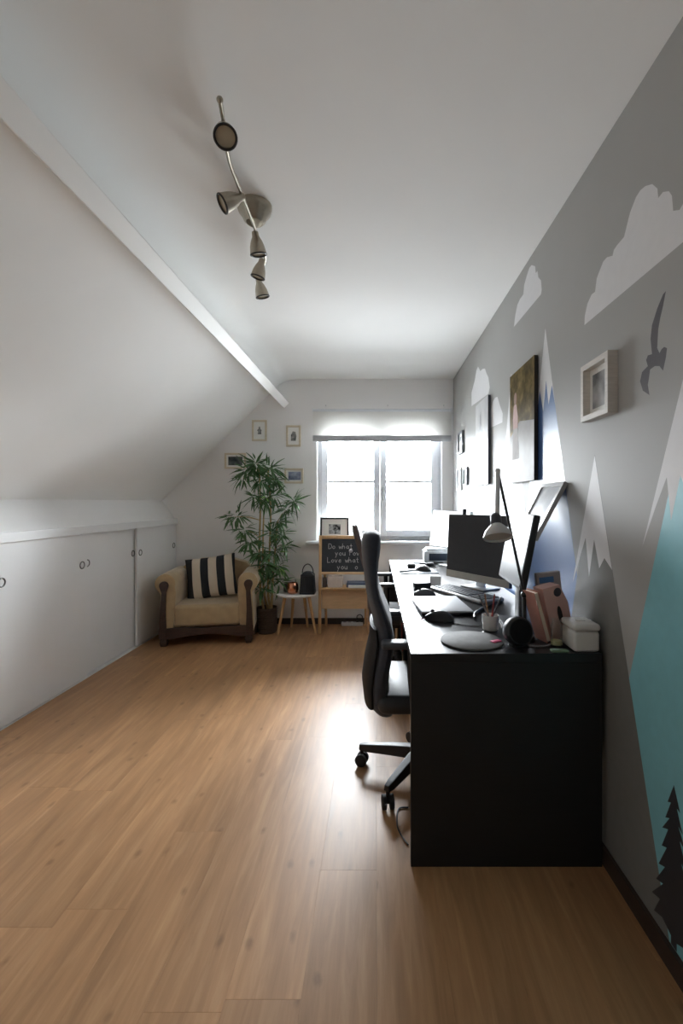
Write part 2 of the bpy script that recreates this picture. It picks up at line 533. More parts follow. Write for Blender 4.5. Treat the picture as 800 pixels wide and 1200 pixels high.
# window
win = bpy.data.objects.new('window_1', None); C.objects.link(win); struct(win, 'white double casement window')
win.location = (0, BY, 0)
WY = 0.13
fr = MB()
fr.box(WX0, WX0 + 0.05, WY, WY + 0.07, WZ0, WZ1); fr.box(WX1 - 0.05, WX1, WY, WY + 0.07, WZ0, WZ1)
fr.box(WX0 + 0.05, WX1 - 0.05, WY, WY + 0.07, WZ0, WZ0 + 0.05); fr.box(WX0 + 0.05, WX1 - 0.05, WY, WY + 0.07, WZ1 - 0.05, WZ1)
fr.build('window_frame', PVC, win, bevel=0.003)
mid = 0.045
for x0, x1 in ((WX0 + 0.035, mid), (mid + 0.002, WX1 - 0.035)):
    z0, z1 = WZ0 + 0.035, WZ1 - 0.035
    m = MB()
    t = 0.068
    m.box(x0, x0 + t, WY - 0.025, WY + 0.04, z0, z1); m.box(x1 - t, x1, WY - 0.025, WY + 0.04, z0, z1)
    m.box(x0 + t, x1 - t, WY - 0.025, WY + 0.04, z0, z0 + t); m.box(x0 + t, x1 - t, WY - 0.025, WY + 0.04, z1 - t, z1)
    sash = m.build('sash', PVC, win, bevel=0.004)
    MB().box(x0 + t, x1 - t, WY + 0.012, WY + 0.018, z0 + t, z1 - t).build('pane', GLASS, sash)
    MB().box(x0 + t, x1 - t, WY + 0.006, WY + 0.024, 1.468, 1.498).build('glazing_bar', PVC, sash)
h = MB().rbox(mid + 0.022, mid + 0.046, WY - 0.034, WY - 0.025, 1.36, 1.42, 0.004)
h.rbox(mid + 0.026, mid + 0.042, WY - 0.068, WY - 0.052, 1.28, 1.405, 0.006); h.tube([(mid + 0.034, WY - 0.03, 1.395), (mid + 0.034, WY - 0.06, 1.395)], 0.008)
h.build('window_handle', SILVER, win, smooth=True)
MB().rbox(WX0 - 0.10, WX1 + 0.02, -0.11, WY, WZ0 - 0.028, WZ0 + 0.0, 0.008).build('window_sill', PVC, win, smooth=True)

# ------------------------------------------------------------------ painted mural: shapes are paint films on the right wall
MW = mat('mural_white_paint', (222, 222, 223), 0.54, var=0.015, spec=0.10)
MBLUE = mat('mural_blue_paint', (84, 114, 164), 0.38, var=0.03, spec=0.32)
MTEAL = mat('mural_teal_paint', (136, 196, 206), 0.42, var=0.03, spec=0.25)
MGREY = mat('mural_dark_grey_paint', (124, 124, 121), 0.44, var=0.03, spec=0.22)
MDARK = mat('mural_charcoal_paint', (92, 90, 94), 0.45, var=0.03, spec=0.2)
MTREE = mat('mural_tree_paint', (58, 58, 62), 0.4, var=0.04, spec=0.35)
def mural(name, pts, m, layer=1):
    d = 0.00006 * layer
    return MB().prism(pts, RX - d, RX + 0.002, axis='x').build(name, m, wall_right)
def pxs(pts):
    return [on_right(*p) for p in pts]
# clouds
big = pxs([(684.5, 381), (685, 370), (688, 356), (693, 345), (697, 342), (699, 326), (706.5, 306.5), (711, 301.5), (717.5, 299.6), (719, 293), (723, 287), (731, 277.6), (734, 265), (738, 249),
           (745, 231), (750, 223), (756, 218), (764, 215.7), (770, 221), (771, 232), (776.6, 225), (783.5, 224), (787, 229.5), (788.5, 247), (796, 246)])
mural('mural_cloud', big + [(1.17, 2.06), (1.13, 2.045), (1.09, 2.055), (1.04, 2.04), (1.01, 1.995), (0.97, 1.985), (0.95, 1.947)], MW)
mural('mural_cloud', pxs([(602, 383), (603.4, 370), (606, 357), (609, 350.5), (613, 345), (614, 334), (617, 323), (620, 314), (622.6, 310.6), (626.8, 312), (627.5, 320), (629.5, 317.5), (630.5, 325), (633.6, 328.5), (634.5, 339.5), (633.6, 345)]), MW)
mural('mural_cloud', pxs([(552.3, 476), (552.3, 460), (556, 446), (558, 434), (560, 429.5), (562.6, 435), (565, 432.5), (568, 432), (570, 438), (572, 442), (573.6, 454), (572.2, 461.5)]), MW)
mural('mural_cloud', pxs([(573, 502), (574, 484), (577, 471), (580, 466), (582.7, 465), (585.5, 475), (588.8, 484.5), (588.4, 495)]), MW)
def peak(apex, half, cap_z, teeth, body, name='mural_mountain', layer=1, base=0.062):
    ay, az = apex
    k = half / az
    mural(name, [(ay - half * (1 - base / az), base), (ay + half * (1 - base / az), base), (ay, az)], body, layer)
    pts = [(ay, az)]
    zl = cap_z
    e0 = (ay - k * (az - zl), zl); e1 = (ay + k * (az - zl), zl)
    pts.append(e0)
    for fy, fz in teeth:
        pts.append((e0[0] + (e1[0] - e0[0]) * fy, zl + fz))
    pts.append(e1)
    mural('mural_snow_cap', pts, MW, layer + 1)
peak((3.36, 1.50), 0.45, 1.30, [(0.3, 0.06), (0.5, -0.03), (0.7, 0.05)], MTEAL, layer=1)
peak((2.70, 2.03), 0.62, 1.16, [(0.15, 0.14), (0.32, -0.05), (0.48, 0.2), (0.66, 0.0), (0.82, 0.16)], MBLUE, layer=1)
peak((2.158, 2.09), 0.634, 1.70, [(0.16, 0.10), (0.33, 0.02), (0.46, 0.14), (0.62, 0.0), (0.8, 0.11)], MBLUE, layer=3)
# teal mountain near the photographer
mural('mural_mountain', [(1.66, 0.062), (0.94, 2.22), (0.25, 0.062)], MTEAL, 1)
teal_cap = pxs([(752.5, 640), (768, 594), (781, 559), (786, 610), (797, 557)]) + [(1.14, 1.22), (1.09, 1.36), (1.04, 1.2), (0.98, 1.34), (0.93, 1.18), (0.86, 1.33), (0.79, 1.2), (0.71, 1.32), (0.60, 1.15), (0.94, 2.22)]
mural('mural_snow_cap', teal_cap, MW, 2)
# dark grey mountain
mural('mural_mountain', [(1.672 - 0.425, 0.062), (1.672 + 0.425, 0.062), (1.672, 1.44)], MGREY, 5)
mural('mural_snow_cap', pxs([(696.6, 534), (671, 682), (686, 630), (690, 676), (696, 632), (702, 666), (708, 654), (717, 668)]), MW, 6)
# flying bird
mural('mural_bird', pxs([(780, 341), (776.6, 358.8), (773.5, 372), (771, 386), (769.8, 408), (772.5, 413.8), (775, 409), (778, 406.5), (781.3, 408), (780, 419), (776.6, 434.4), (772.5, 429), (767, 429), (761.5, 433), (760, 444), (758.8, 451), (760.7, 463),
                         (753, 457.8), (749.7, 446.8), (752, 436), (758.8, 429), (756.8, 422), (758.8, 416.5), (763.7, 415), (762, 397), (763.7, 381), (769.8, 361.5), (776.6, 345)]), MDARK, 1)
# pine tree
tp = []
lv = [(0.502, 0.0), (0.44, 0.026), (0.447, 0.012), (0.39, 0.036), (0.40, 0.018), (0.352, 0.05), (0.365, 0.024), (0.30, 0.052), (0.31, 0.03), (0.238, 0.066), (0.25, 0.038), (0.185, 0.078), (0.197, 0.046), (0.13, 0.098), (0.142, 0.06), (0.085, 0.088), (0.10, 0.05), (0.085, 0.012), (0.063, 0.012)]
for z, w in lv: tp.append((1.228 + w, z))
for z, w in lv[:0:-1]: tp.append((1.228 - w * 0.97, z + 0.004 if w > 0.012 else z))
mural('mural_tree', tp, MTREE, 7)

# ------------------------------------------------------------------ sliding cupboards
cup = thing('sliding_cupboard', 'long white low cupboard with sliding doors under the roof slope', 'cupboard', (LX, 0, 0))
MB().box(-0.018, 0.010, FY, BY - 0.002, 1.038, 1.096).build('top_rail', CUPW, cup, bevel=0.003)
MB().box(-0.068, -0.012, FY, BY - 0.016, 0.0, 0.007).build('bottom_track', CUPW, cup)
RINGM = mat('grey_metal_ring', (120, 120, 120), 0.35, metal=0.9)
CUPIN = mat('cup_shadow_white', (205, 204, 202), 0.5)
def door(y0, y1, front):
    x0 = -0.026 if front else -0.056
    d = MB().box(x0, x0 + 0.018, y0, y1, 0.016, 1.036).build('door', CUPW, cup, bevel=0.0015)
    for yy in (y0 + 0.055, y1 - 0.055):
        M = Matrix.Translation((x0 + 0.018, yy, 0.82)) @ Matrix.Rotation(PI / 2, 4, 'Y')
        MB().torus(0.024, 0.0045, 24, 8, M).build('ring_pull', RINGM, d, smooth=True)
for i, (a, b) in enumerate(((0.0, 0.83), (0.78, 1.70), (1.66, 2.49), (2.46, 3.262), (3.256, 3.99), (3.945, BY - 0.005))):
    door(a, b, i % 2 == 1)

# ------------------------------------------------------------------ desk
DZ = 0.74
DY0, DY1, DX0, DX1 = 1.578, 4.13, 0.122, 0.786
desk = thing('desk', 'long black-brown desk with closed end panels along the mural wall', 'desk', ((DX0 + DX1) / 2, (DY0 + DY1) / 2, 0))
hx, hy = (DX1 - DX0) / 2, (DY1 - DY0) / 2
MB().box(-hx, hx, -hy, hy, 0.708, DZ).build('desk_top', BLACKDESK, desk, bevel=0.0015)
MB().box(-hx, hx, -hy, -hy + 0.024, 0.0, 0.708).build('end_panel', DESKSIDE, desk, bevel=0.001)
MB().box(-hx, hx, hy - 0.024, hy, 0.0, 0.708).build('end_panel', DESKSIDE, desk, bevel=0.001)
MB().box(-hx + 0.12, hx, -0.02, 0.02, 0.0, 0.708).build('middle_panel', DESKSIDE, desk, bevel=0.001)
MB().box(hx - 0.03, hx - 0.012, -hy + 0.024, -0.02, 0.38, 0.708).build('back_panel', DESKSIDE, desk)
MB().box(hx - 0.03, hx - 0.012, 0.02, hy - 0.024, 0.38, 0.708).build('back_panel', DESKSIDE, desk)

# ------------------------------------------------------------------ office chairs
def ring(zc, x0, x1, hw, curl=0.02, n=24, e=2.6):
    out = []
    cx = (x0 + x1) / 2; hx = (x1 - x0) / 2
    for k in range(n):
        a = 2 * PI * k / n
        ca, sa = math.cos(a), math.sin(a)
        xx = hx * math.copysign(abs(ca) ** (2 / e), ca); yy = hw * math.copysign(abs(sa) ** (2 / e), sa)
        out.append((cx + xx + curl * (yy / max(hw, 1e-4)) ** 2 * (hw / 0.22), yy, zc))
    return out
def base_star(ch, r, ang0):
    MB().lathe([(0.045, 0.085), (0.05, 0.10), (0.045, 0.135), (0.03, 0.15)], 20).build('hub', BLACKPL, ch, smooth=True)
    for k in range(5):
        a = ang0 + 2 * PI * k / 5
        d = Vector((math.cos(a), math.sin(a), 0)); sd = Vector((-d.y, d.x, 0))
        rings = []
        for t, w, zt, zb in ((0.02, 0.028, 0.135, 0.08), (0.5, 0.024, 0.122, 0.078), (0.93, 0.019, 0.106, 0.074), (1.04, 0.014, 0.10, 0.076)):
            p = d * (r * t)
            rings.append([tuple(p + sd * w + Vector((0, 0, zb))), tuple(p + sd * w * 0.75 + Vector((0, 0, zt))), tuple(p - sd * w * 0.75 + Vector((0, 0, zt))), tuple(p - sd * w + Vector((0, 0, zb)))])
        leg = MB().loft(rings).build('leg', BLACKPL, ch, bevel=0.004)
        cs = MB()
        c = d * r + Vector((0, 0, 0.029))
        turn = a + 0.7 * (k % 3)
        wd = Vector((-math.sin(turn), math.cos(turn), 0))
        for sgn in (-1, 1):
            cs.lathe([(0.020, -0.010), (0.0285, -0.008), (0.0285, 0.008), (0.020, 0.010)], 18, aim(c + wd * (0.016 * sgn), wd))
        cs.tube([c + wd * -0.02, c + wd * 0.02], 0.008)
        cs.tube([c + Vector((0, 0, 0.0)), d * r + Vector((0, 0, 0.085))], 0.009)
        cs.build('caster', BLACKMT, leg, smooth=True)
    MB().tube([(0, 0, 0.14), (0, 0, 0.235)], 0.027, 16).build('lift_cover', BLACKPL, ch, smooth=True)
    MB().tube([(0, 0, 0.235), (0, 0, 0.345)], 0.016, 14).build('gas_lift', CHROME, ch, smooth=True)

ch1 = thing('office_chair', 'blue-black high-backed office chair pulled up to the near half of the desk', 'chair', (0.208, 2.115, 0))
base_star(ch1, 0.285, math.radians(164.5))
prof = [(0.345, -0.225, -0.13, 0.17), (0.37, -0.245, -0.125, 0.195), (0.42, -0.252, -0.14, 0.21), (0.47, -0.253, -0.155, 0.222), (0.545, -0.243, -0.15, 0.228), (0.61, -0.228, -0.136, 0.228), (0.68, -0.216, -0.13, 0.226), (0.74, -0.222, -0.142, 0.22),
        (0.80, -0.238, -0.166, 0.212), (0.86, -0.252, -0.19, 0.20), (0.90, -0.258, -0.2, 0.19), (0.95, -0.264, -0.2, 0.178), (1.0, -0.27, -0.196, 0.168), (1.06, -0.274, -0.186, 0.158), (1.10, -0.272, -0.184, 0.15), (1.12, -0.264, -0.19, 0.138), (1.128, -0.252, -0.205, 0.12)]
MB().loft([ring(z, a, b, w) for z, a, b, w in prof]).build('backrest', DARKFAB, ch1, smooth=True)
# darker outer shell on the back of the lower backrest
shell = [(0.38, -0.262, -0.22, 0.18), (0.47, -0.272, -0.22, 0.20), (0.56, -0.26, -0.21, 0.205), (0.66, -0.238, -0.20, 0.2), (0.72, -0.236, -0.21, 0.18)]
MB().loft([ring(z, a, b, w) for z, a, b, w in shell]).build('back_shell', mat('satin_black_shell', (30, 30, 32), 0.65, spec=0.3), ch1, smooth=True)
MB().rbox(-0.20, 0.26, -0.235, 0.235, 0.375, 0.455, 0.035, 4).build('seat', DARKLEA, ch1, smooth=True)
MB().rbox(-0.10, 0.10, -0.07, 0.07, 0.335, 0.378, 0.01).build('mechanism', BLACKPL, ch1, smooth=True)
lv = MB().tube([(-0.02, -0.05, 0.355), (-0.045, -0.17, 0.345), (-0.055, -0.22, 0.335)], 0.006); lv.tube([(-0.05, -0.20, 0.337), (-0.06, -0.26, 0.333)], [0.010, 0.008])
lv.build('lever', BLACKPL, ch1, smooth=True)
for s_ in (-1, 1):
    yy = s_ * 0.262
    arm = MB().rbox(-0.185, 0.03, yy - 0.036, yy + 0.036, 0.672, 0.70, 0.012).build('armrest', mat('grey_arm_pad', (70, 74, 80), 0.42), ch1, smooth=True)
    m = MB().tube([(-0.06, yy, 0.675), (-0.06, yy, 0.56), (-0.05, yy, 0.42), (-0.04, yy * 0.8, 0.375)], [0.019, 0.019, 0.017, 0.016], 12)
    m.build('arm_post', BLACKPL, arm, smooth=True)

ch2 = thing('office_chair', 'lower taupe-backed office chair at the window half of the desk', 'chair', (0.16, 3.40, 0))
base_star(ch2, 0.26, math.radians(0))
prof2 = [(0.46, -0.21, -0.16, 0.15), (0.49, -0.22, -0.165, 0.19), (0.60, -0.225, -0.175, 0.21), (0.72, -0.235, -0.185, 0.21), (0.85, -0.275, -0.225, 0.20), (0.97, -0.31, -0.255, 0.185), (1.06, -0.335, -0.28, 0.165), (1.095, -0.338, -0.29, 0.14), (1.102, -0.328, -0.30, 0.12)]
MB().loft([ring(z, a, b, w) for z, a, b, w in prof2]).build('backrest', TAUPE, ch2, smooth=True)
MB().rbox(-0.21, 0.22, -0.22, 0.22, 0.40, 0.475, 0.03, 4).build('seat', DARKLEA, ch2, smooth=True)
MB().rbox(-0.09, 0.09, -0.06, 0.06, 0.335, 0.402, 0.01).build('mechanism', BLACKPL, ch2, smooth=True)
MB().ball((-0.338, -0.14, 0.915), 0.014).build('tilt_knob', SILVER, ch2, smooth=True)
for s_ in (-1, 1):
    yy = s_ * 0.235
    arm = MB().rbox(-0.17, -0.02, yy - 0.03, yy + 0.03, 0.675, 0.70, 0.011).build('armrest', mat('grey_arm_pad', (70, 74, 80), 0.42), ch2, smooth=True)
    MB().tube([(-0.08, yy, 0.678), (-0.08, yy, 0.5), (-0.06, yy * 0.85, 0.42)], 0.016, 12).build('arm_post', BLACKPL, arm, smooth=True)

# ------------------------------------------------------------------ monitors
def monitor(name, label, nb_far, nb_near, z0, z1, tilt, scr, bezel, chin=0.0, chinm=None, thick=0.026, stand_m=None, base_ofs=0.03):
    """flat screen standing on the desk: far and near lower corners (x, y) and heights; screen looks towards -x"""
    fx, fy = nb_far; nx, ny = nb_near
    w = math.hypot(nx - fx, ny - fy)
    cx, cy = (fx + nx) / 2, (fy + ny) / 2
    ang = math.atan2(ny - fy, nx - fx)          # local +x runs from far to near, so the screen looks to local -y... (left of travel is away)
    t = thing(name, label, 'monitor', (cx, cy, DZ), ang)
    H = z1 - z0
    T = Matrix.Translation((0, 0, z0 - DZ)) @ Matrix.Rotation(tilt, 4, 'X')
    MB().rbox(-w / 2, w / 2, 0, thick, 0, H, 0.004, 2, T).build('housing', bezel, t, smooth=True)
    sc_ = MB().box(-w / 2 + 0.008, w / 2 - 0.008, -0.0015, 0.001, chin + 0.012, H - 0.008, T).build('screen', scr, t)
    if chin:
        MB().box(-w / 2 + 0.001, w / 2 - 0.001, -0.002, 0.001, 0.002, chin + 0.010, T).build('chin', chinm, t)
    sm = stand_m or bezel
    MB().rbox(-0.035, 0.035, thick + 0.012, thick + 0.032, 0.008, z0 - DZ + H * 0.45, 0.005, 2).build('stand_neck', sm, t, smooth=True)
    MB().rbox(-0.05, 0.05, thick - 0.004, thick + 0.02, z0 - DZ + H * 0.32, z0 - DZ + H * 0.46, 0.004, 2, Matrix.Rotation(tilt, 4, 'X') if abs(tilt) < 0.02 else None).build('mount_plate', sm, t, smooth=True)
    MB().rbox(-0.10, 0.10, -base_ofs, 0.11, 0.0, 0.011, 0.005, 2).build('stand_base', sm, t, smooth=True)
    return t
# the local y of each monitor points to the right of travel far->near turned by +90 degrees
SILVC = mat('champagne_chin', (176, 170, 160), 0.4, metal=0.4)
m1 = monitor('monitor', 'large dark monitor with a silver chin facing the office chair', (0.462, 2.98), (0.742, 2.53), 0.782, 1.188, -0.05, SCREENM, BLACKPL, 0.035, SILVC, stand_m=SILVER)
m2 = monitor('monitor', 'monitor with a pale glaring screen beside the pink folder', (0.583, 2.16), (0.566, 1.79), 0.918, 1.222, -0.19, SCREEN, BLACKPL, 0.0, None, stand_m=BLACKPL)
m3 = monitor('monitor', 'monitor showing a white page near the window', (0.462, 3.93), (0.70, 3.50), 0.885, 1.195, -0.14, emissive('white_screen_page', (240, 243, 246), 0.9), SILVER, 0.0, None, stand_m=SILVER)
MB().rbox(-0.012, 0.012, -0.012, 0.012, 0.0, 0.035, 0.004).build('webcam', BLACKPL, loc=(0.555, 2.85, 1.187))
tag(bpy.data.objects['webcam'], 'tiny black clip-on webcam on top of the large dark monitor', 'webcam')

# ------------------------------------------------------------------ things on the desk
m = MB().lathe([(0.108, 0.0), (0.116, 0.002), (0.116, 0.006), (0.112, 0.008), (0.02, 0.008)], 48)
o = m.build('mouse_mat', mat('grey_felt_mat', (96, 95, 93), 0.7, var=0.1, scale=60, spec=0.25), smooth=True, loc=(0.362, 1.716, DZ))
tag(o, 'round grey mat lying at the near end of the desk', 'mat')

def mouse(loc, rz, label, sc=1.0, m1=BLACKPL, group=None):
    t = thing('computer_mouse', label, 'mouse', loc, rz)
    rings = []
    for u in [i / 10 for i in range(11)]:
        y = (-0.056 + 0.112 * u) * sc
        w = 0.031 * math.sin(PI * min(max(0.08 + 0.84 * u, 0), 1)) ** 0.45 * sc
        hgt = 0.038 * (math.sin(PI * (0.06 + 0.86 * u ** 0.85))) ** 0.7 * sc
        rings.append([(w * math.cos(a), y, max(0.0, hgt * math.sin(a))) for a in [PI * k / 10 for k in range(11)]])
    MB().loft(rings).build('shell', m1, t, smooth=True)
    MB().lathe([(0.007 * sc, -0.003), (0.009 * sc, 0), (0.007 * sc, 0.003)], 14, aim((0, 0.028 * sc, 0.031 * sc), (1, 0, 0))).build('scroll_wheel', BLACKMT, t, smooth=True)
    return t
mouse((0.285, 2.03, DZ), math.radians(70), 'black mouse lying beside the silver laptop', 1.12)
mouse((0.275, 2.545, DZ), math.radians(60), 'dark grey mouse at the left end of the keyboard', 1.1, mat('dark_grey_plastic', (64, 68, 74), 0.4))

lap = thing('laptop', 'closed silver laptop lying on the desk', 'laptop', (0.322, 2.272, DZ), math.radians(4))
MB().rbox(-0.12, 0.12, -0.168, 0.168, 0.001, 0.012, 0.004, 2).build('base', BLACKPL, lap, smooth=True)
MB().rbox(-0.121, 0.121, -0.169, 0.169, 0.013, 0.021, 0.003, 2).build('lid', LIDSILV, lap, smooth=True)
MB().tube([(0.116, -0.12, 0.012), (0.116, 0.12, 0.012)], 0.006).build('hinge', BLACKPL, lap, smooth=True)

kb = thing('keyboard', 'pale keyboard with dark keys in front of the large dark monitor', 'keyboard', (0.50, 2.575, DZ), math.radians(-62))
MB().rbox(-0.23, 0.23, -0.085, 0.085, 0.0, 0.018, 0.007, 3).build('case', SILVER, kb, smooth=True)
km = MB()
for r_ in range(5):
    for c_ in range(19):
        if c_ in (14,):
            continue
        x = -0.215 + c_ * 0.0226; y = 0.06 - r_ * 0.0245
        km.box(x, x + 0.019, y - 0.020, y, 0.018, 0.0225)
km.build('keys', mat('dark_keys', (84, 88, 94), 0.5), kb)['kind'] = 'stuff'

bxk = MB().rbox(-0.05, 0.05, -0.03, 0.03, 0, 0.042, 0.004, 2).build('black_box', BLACKPL, smooth=True, loc=(0.278, 2.74, DZ), rot=(0, 0, 0.2))
tag(bxk, 'small black box standing behind the keyboard', 'box')
cd = MB().rbox(-0.035, 0.035, -0.012, 0.012, 0, 0.06, 0.004, 2).build('paper_packet', PAPER, smooth=True, loc=(0.375, 2.86, DZ), rot=(0, 0, -0.25))
tag(cd, 'small white paper packet beside the black box', 'packet')
# second work place: dark pad with mouse and a pen tray
pad = MB().rbox(-0.14, 0.14, -0.10, 0.10, 0, 0.006, 0.003, 2).build('mouse_pad', mat('slate_pad', (66, 76, 90), 0.6, var=0.1), smooth=True, loc=(0.315, 3.42, DZ), rot=(0, 0, 0.1))
tag(pad, 'slate mouse pad on the window half of the desk', 'mouse pad')
mouse((0.36, 3.44, DZ + 0.0061), math.radians(40), 'dark mouse lying on the slate mouse pad', 1.15)
pens = MB().tube([(-0.08, 0, 0.006), (0.08, 0, 0.006)], 0.0055, 8); pens.tube([(0.08, 0, 0.006), (0.095, 0, 0.006)], [0.005, 0.001], 8)
pen = pens.build('pen', BLACKPL, smooth=True, loc=(0.25, 3.40, DZ + 0.006), rot=(0, 0, 0.5)); tag(pen, 'black pen lying on the slate mouse pad', 'pen')
hp = thing('headphones', 'dark headphones lying near the printer', 'headphones', (0.36, 3.70, DZ), 0.4)
hb = MB().tube([(0.085 * math.cos(a), 0.10 * math.sin(a), 0.014) for a in [PI * k / 14 for k in range(15)]], 0.008, 8); hb.build('headband', BLACKPL, hp, smooth=True)
for sx in (-1, 1):
    MB().lathe([(0.02, 0), (0.034, 0.003), (0.036, 0.02), (0.028, 0.03)], 18, Matrix.Translation((sx * 0.085, -0.015, 0))).build('ear_cup', BLACKMT, hp, smooth=True)
# printer
pr = thing('printer', 'small white printer with a dark front at the window end of the desk', 'printer', (0.56, 4.005, DZ))
MB().rbox(-0.14, 0.17, -0.09, 0.09, 0, 0.105, 0.014, 3).build('body', mat('white_printer_plastic', (222, 224, 227), 0.4), pr, smooth=True)
MB().rbox(-0.10, 0.10, -0.094, -0.086, 0.02, 0.082, 0.003, 2).build('front_panel', mat('dark_blue_panel', (48, 58, 74), 0.3), pr, smooth=True)
MB().rbox(-0.12, 0.15, -0.075, 0.075, 0.105, 0.122, 0.006, 2).build('lid', mat('white_printer_plastic', (222, 224, 227), 0.4), pr, smooth=True)

# desk lamp
WLAMP = mat('grey_lamp_enamel', (186, 186, 186), 0.35, var=0.02)
lamp = thing('desk_lamp', 'slim jointed desk lamp with a small round shade beside the monitor', 'lamp', (0.572, 1.745, DZ))
L0 = Vector((0.572, 1.745, DZ))
j1 = at(614, 697, 1.74) - L0; el_ = at(583, 552, 1.80) - L0; hd = at(582, 604, 1.56) - L0
MB().lathe([(0.037, 0), (0.039, 0.006), (0.034, 0.014), (0.012, 0.02), (0.011, 0.03)], 28).build('base', BLACKPL, lamp, smooth=True)
MB().tube([(0, 0, 0.02), tuple(j1)], 0.007, 10).build('stem', BLACKPL, lamp, smooth=True)
MB().ball(tuple(j1), 0.013).build('joint', BLACKPL, lamp, smooth=True)
MB().tube([tuple(j1), tuple(el_)], 0.0055, 10).build('lower_arm', BLACKPL, lamp, smooth=True)
MB().ball(tuple(el_), 0.011).build('joint', WLAMP, lamp, smooth=True)
MB().tube([tuple(el_), tuple(hd)], 0.009, 12).build('upper_arm', WLAMP, lamp, smooth=True)
shM = Matrix.Translation(hd + Vector((-0.004, -0.01, -0.03))) @ Matrix.Rotation(math.radians(-24), 4, 'X')
shd = MB().lathe([(0.010, 0.036), (0.015, 0.034), (0.017, 0.0), (0.026, -0.008), (0.042, -0.026), (0.049, -0.044), (0.0495, -0.049), (0.046, -0.048), (0.039, -0.028), (0.02, -0.012)], 32, shM).build('shade', WLAMP, lamp, smooth=True)
MB().lathe([(0.0172, 0.0), (0.0185, 0.004), (0.0185, 0.028), (0.012, 0.038)], 20, shM).build('socket_cap', mat('dark_grey_cap', (66, 66, 70), 0.4), shd, smooth=True)
MB().lathe([(0.001, -0.0405), (0.0455, -0.0405), (0.0455, -0.0425), (0.001, -0.0425)], 28, shM).build('diffuser', mat('frosted_diffuser', (182, 180, 176), 0.5), shd, smooth=True)

# round black thing, books, box, cup
spk = thing('round_speaker', 'round black speaker in front of the folders', 'speaker', (0.522, 1.662, DZ), math.radians(12))
sM = Matrix.Translation((0, 0, 0.0535)) @ Matrix.Rotation(math.radians(78), 4, 'X')
MB().lathe([(0.03, -0.042), (0.046, -0.036), (0.052, -0.018), (0.0535, 0.0), (0.052, 0.012), (0.046, 0.018)], 36, sM).build('shell', BLACKPL, spk, smooth=True)
MB().lathe([(0.001, 0.022), (0.02, 0.0215), (0.038, 0.020), (0.045, 0.017), (0.044, 0.014)], 36, sM).build('grille', mat('black_mesh_cloth', (26, 25, 27), 0.9, var=0.3, scale=300, spec=0.2), spk, smooth=True)
MB().rbox(-0.030, 0.030, -0.02, 0.02, 0, 0.008, 0.003, 2).build('foot', BLACKMT, spk, smooth=True)

# leaning folders: thin upright slabs leaning to the left against the monitor stand
def slab(name, label, cat, x, y, w, d, hgt, lean, m, rz=0.0):
    t = thing(name, label, cat, (x, y, DZ), rz)
    M = Matrix.Rotation(lean, 4, 'Y')
    return t, M
PINKM = mat('salmon_card', (206, 168, 158), 0.7, var=0.05, scale=20)
t, M = slab('box_file', 'salmon pink card box file leaning on the desk', 'box file', 0.708, 1.756, 0, 0, 0, 0, None, math.radians(18))
LE = math.radians(-14)
M = Matrix.Rotation(LE, 4, 'Y')
# solid body, its finger hole only painted on the broad near face
body = MB()
prof_ = [(-0.048, 0.0), (0.052, 0.0), (0.052, 0.125), (0.03, 0.20), (-0.048, 0.206)]
body.prism(prof_, -0.028, 0.028, 'y', M @ Matrix.Translation((0, 0, 0.0125)))
bf = body.build('body', PINKM, t, bevel=0.002)
MB().prism([(0.014 + 0.017 * math.cos(a), 0.175 + 0.017 * math.sin(a)) for a in [2 * PI * k / 20 for k in range(20)]], -0.0292, -0.0278, 'y', M @ Matrix.Translation((0, 0, 0.0125))).build('round_sticker', mat('dark_sticker', (58, 54, 62), 0.5), t)
MB().prism([(0.006 + 0.010 * math.cos(a), 0.088 + 0.035 * math.sin(a)) for a in [2 * PI * k / 24 for k in range(24)]], -0.0290, -0.0278, 'y', M @ Matrix.Translation((0, 0, 0.0125))).build('finger_hole_shade', mat('painted_hole_shade', (40, 36, 34), 0.9), t)  # dark oval painted as the shade inside the hole
bk = thing('book', 'book with pale page edges and an orange spine tip leaning on the pink file', 'book', (0.637, 1.712, DZ), math.radians(16))
M = Matrix.Rotation(math.radians(-17), 4, 'Y') @ Matrix.Translation((0, 0, 0.004))
MB().box(-0.004, 0.012, -0.02, 0.045, 0.003, 0.192, M).build('pages', mat('page_edges', (222, 204, 186), 0.85, stretch=(200, 1, 1), var=0.06), bk)
MB().box(0.012, 0.0145, -0.023, 0.048, 0.0, 0.197, M).build('cover', mat('orange_cover', (190, 136, 122), 0.6), bk)
MB().box(-0.0065, -0.004, -0.023, 0.048, 0.0, 0.197, M).build('cover', mat('orange_cover', (190, 136, 122), 0.6), bk)
nb = thing('notebook', 'navy blue notebook standing between the speaker and the book', 'notebook', (0.638, 1.812, DZ), math.radians(6))
M = Matrix.Rotation(math.radians(-12), 4, 'Y') @ Matrix.Translation((0, 0, 0.004))
MB().box(-0.008, 0.008, -0.038, 0.038, 0.002, 0.158, M).build('pages', PAPER, nb)
MB().rbox(-0.011, -0.008, -0.04, 0.04, 0.0, 0.162, 0.001, 1, M).build('cover', mat('navy_cover', (44, 62, 100), 0.5), nb)
MB().rbox(0.008, 0.011, -0.04, 0.04, 0.0, 0.162, 0.001, 1, M).build('cover', mat('navy_cover', (44, 62, 100), 0.5), nb)
MB().rbox(-0.0115, 0.0115, -0.042, -0.039, 0.0, 0.162, 0.001, 1, M).build('spine', mat('navy_cover', (44, 62, 100), 0.5), nb)
fo = thing('folder', 'pale grey folder with a blue band standing behind the pink file', 'folder', (0.708, 1.842, DZ), math.radians(4))
M = Matrix.Rotation(math.radians(-6), 4, 'Y') @ Matrix.Translation((0, 0, 0.008))
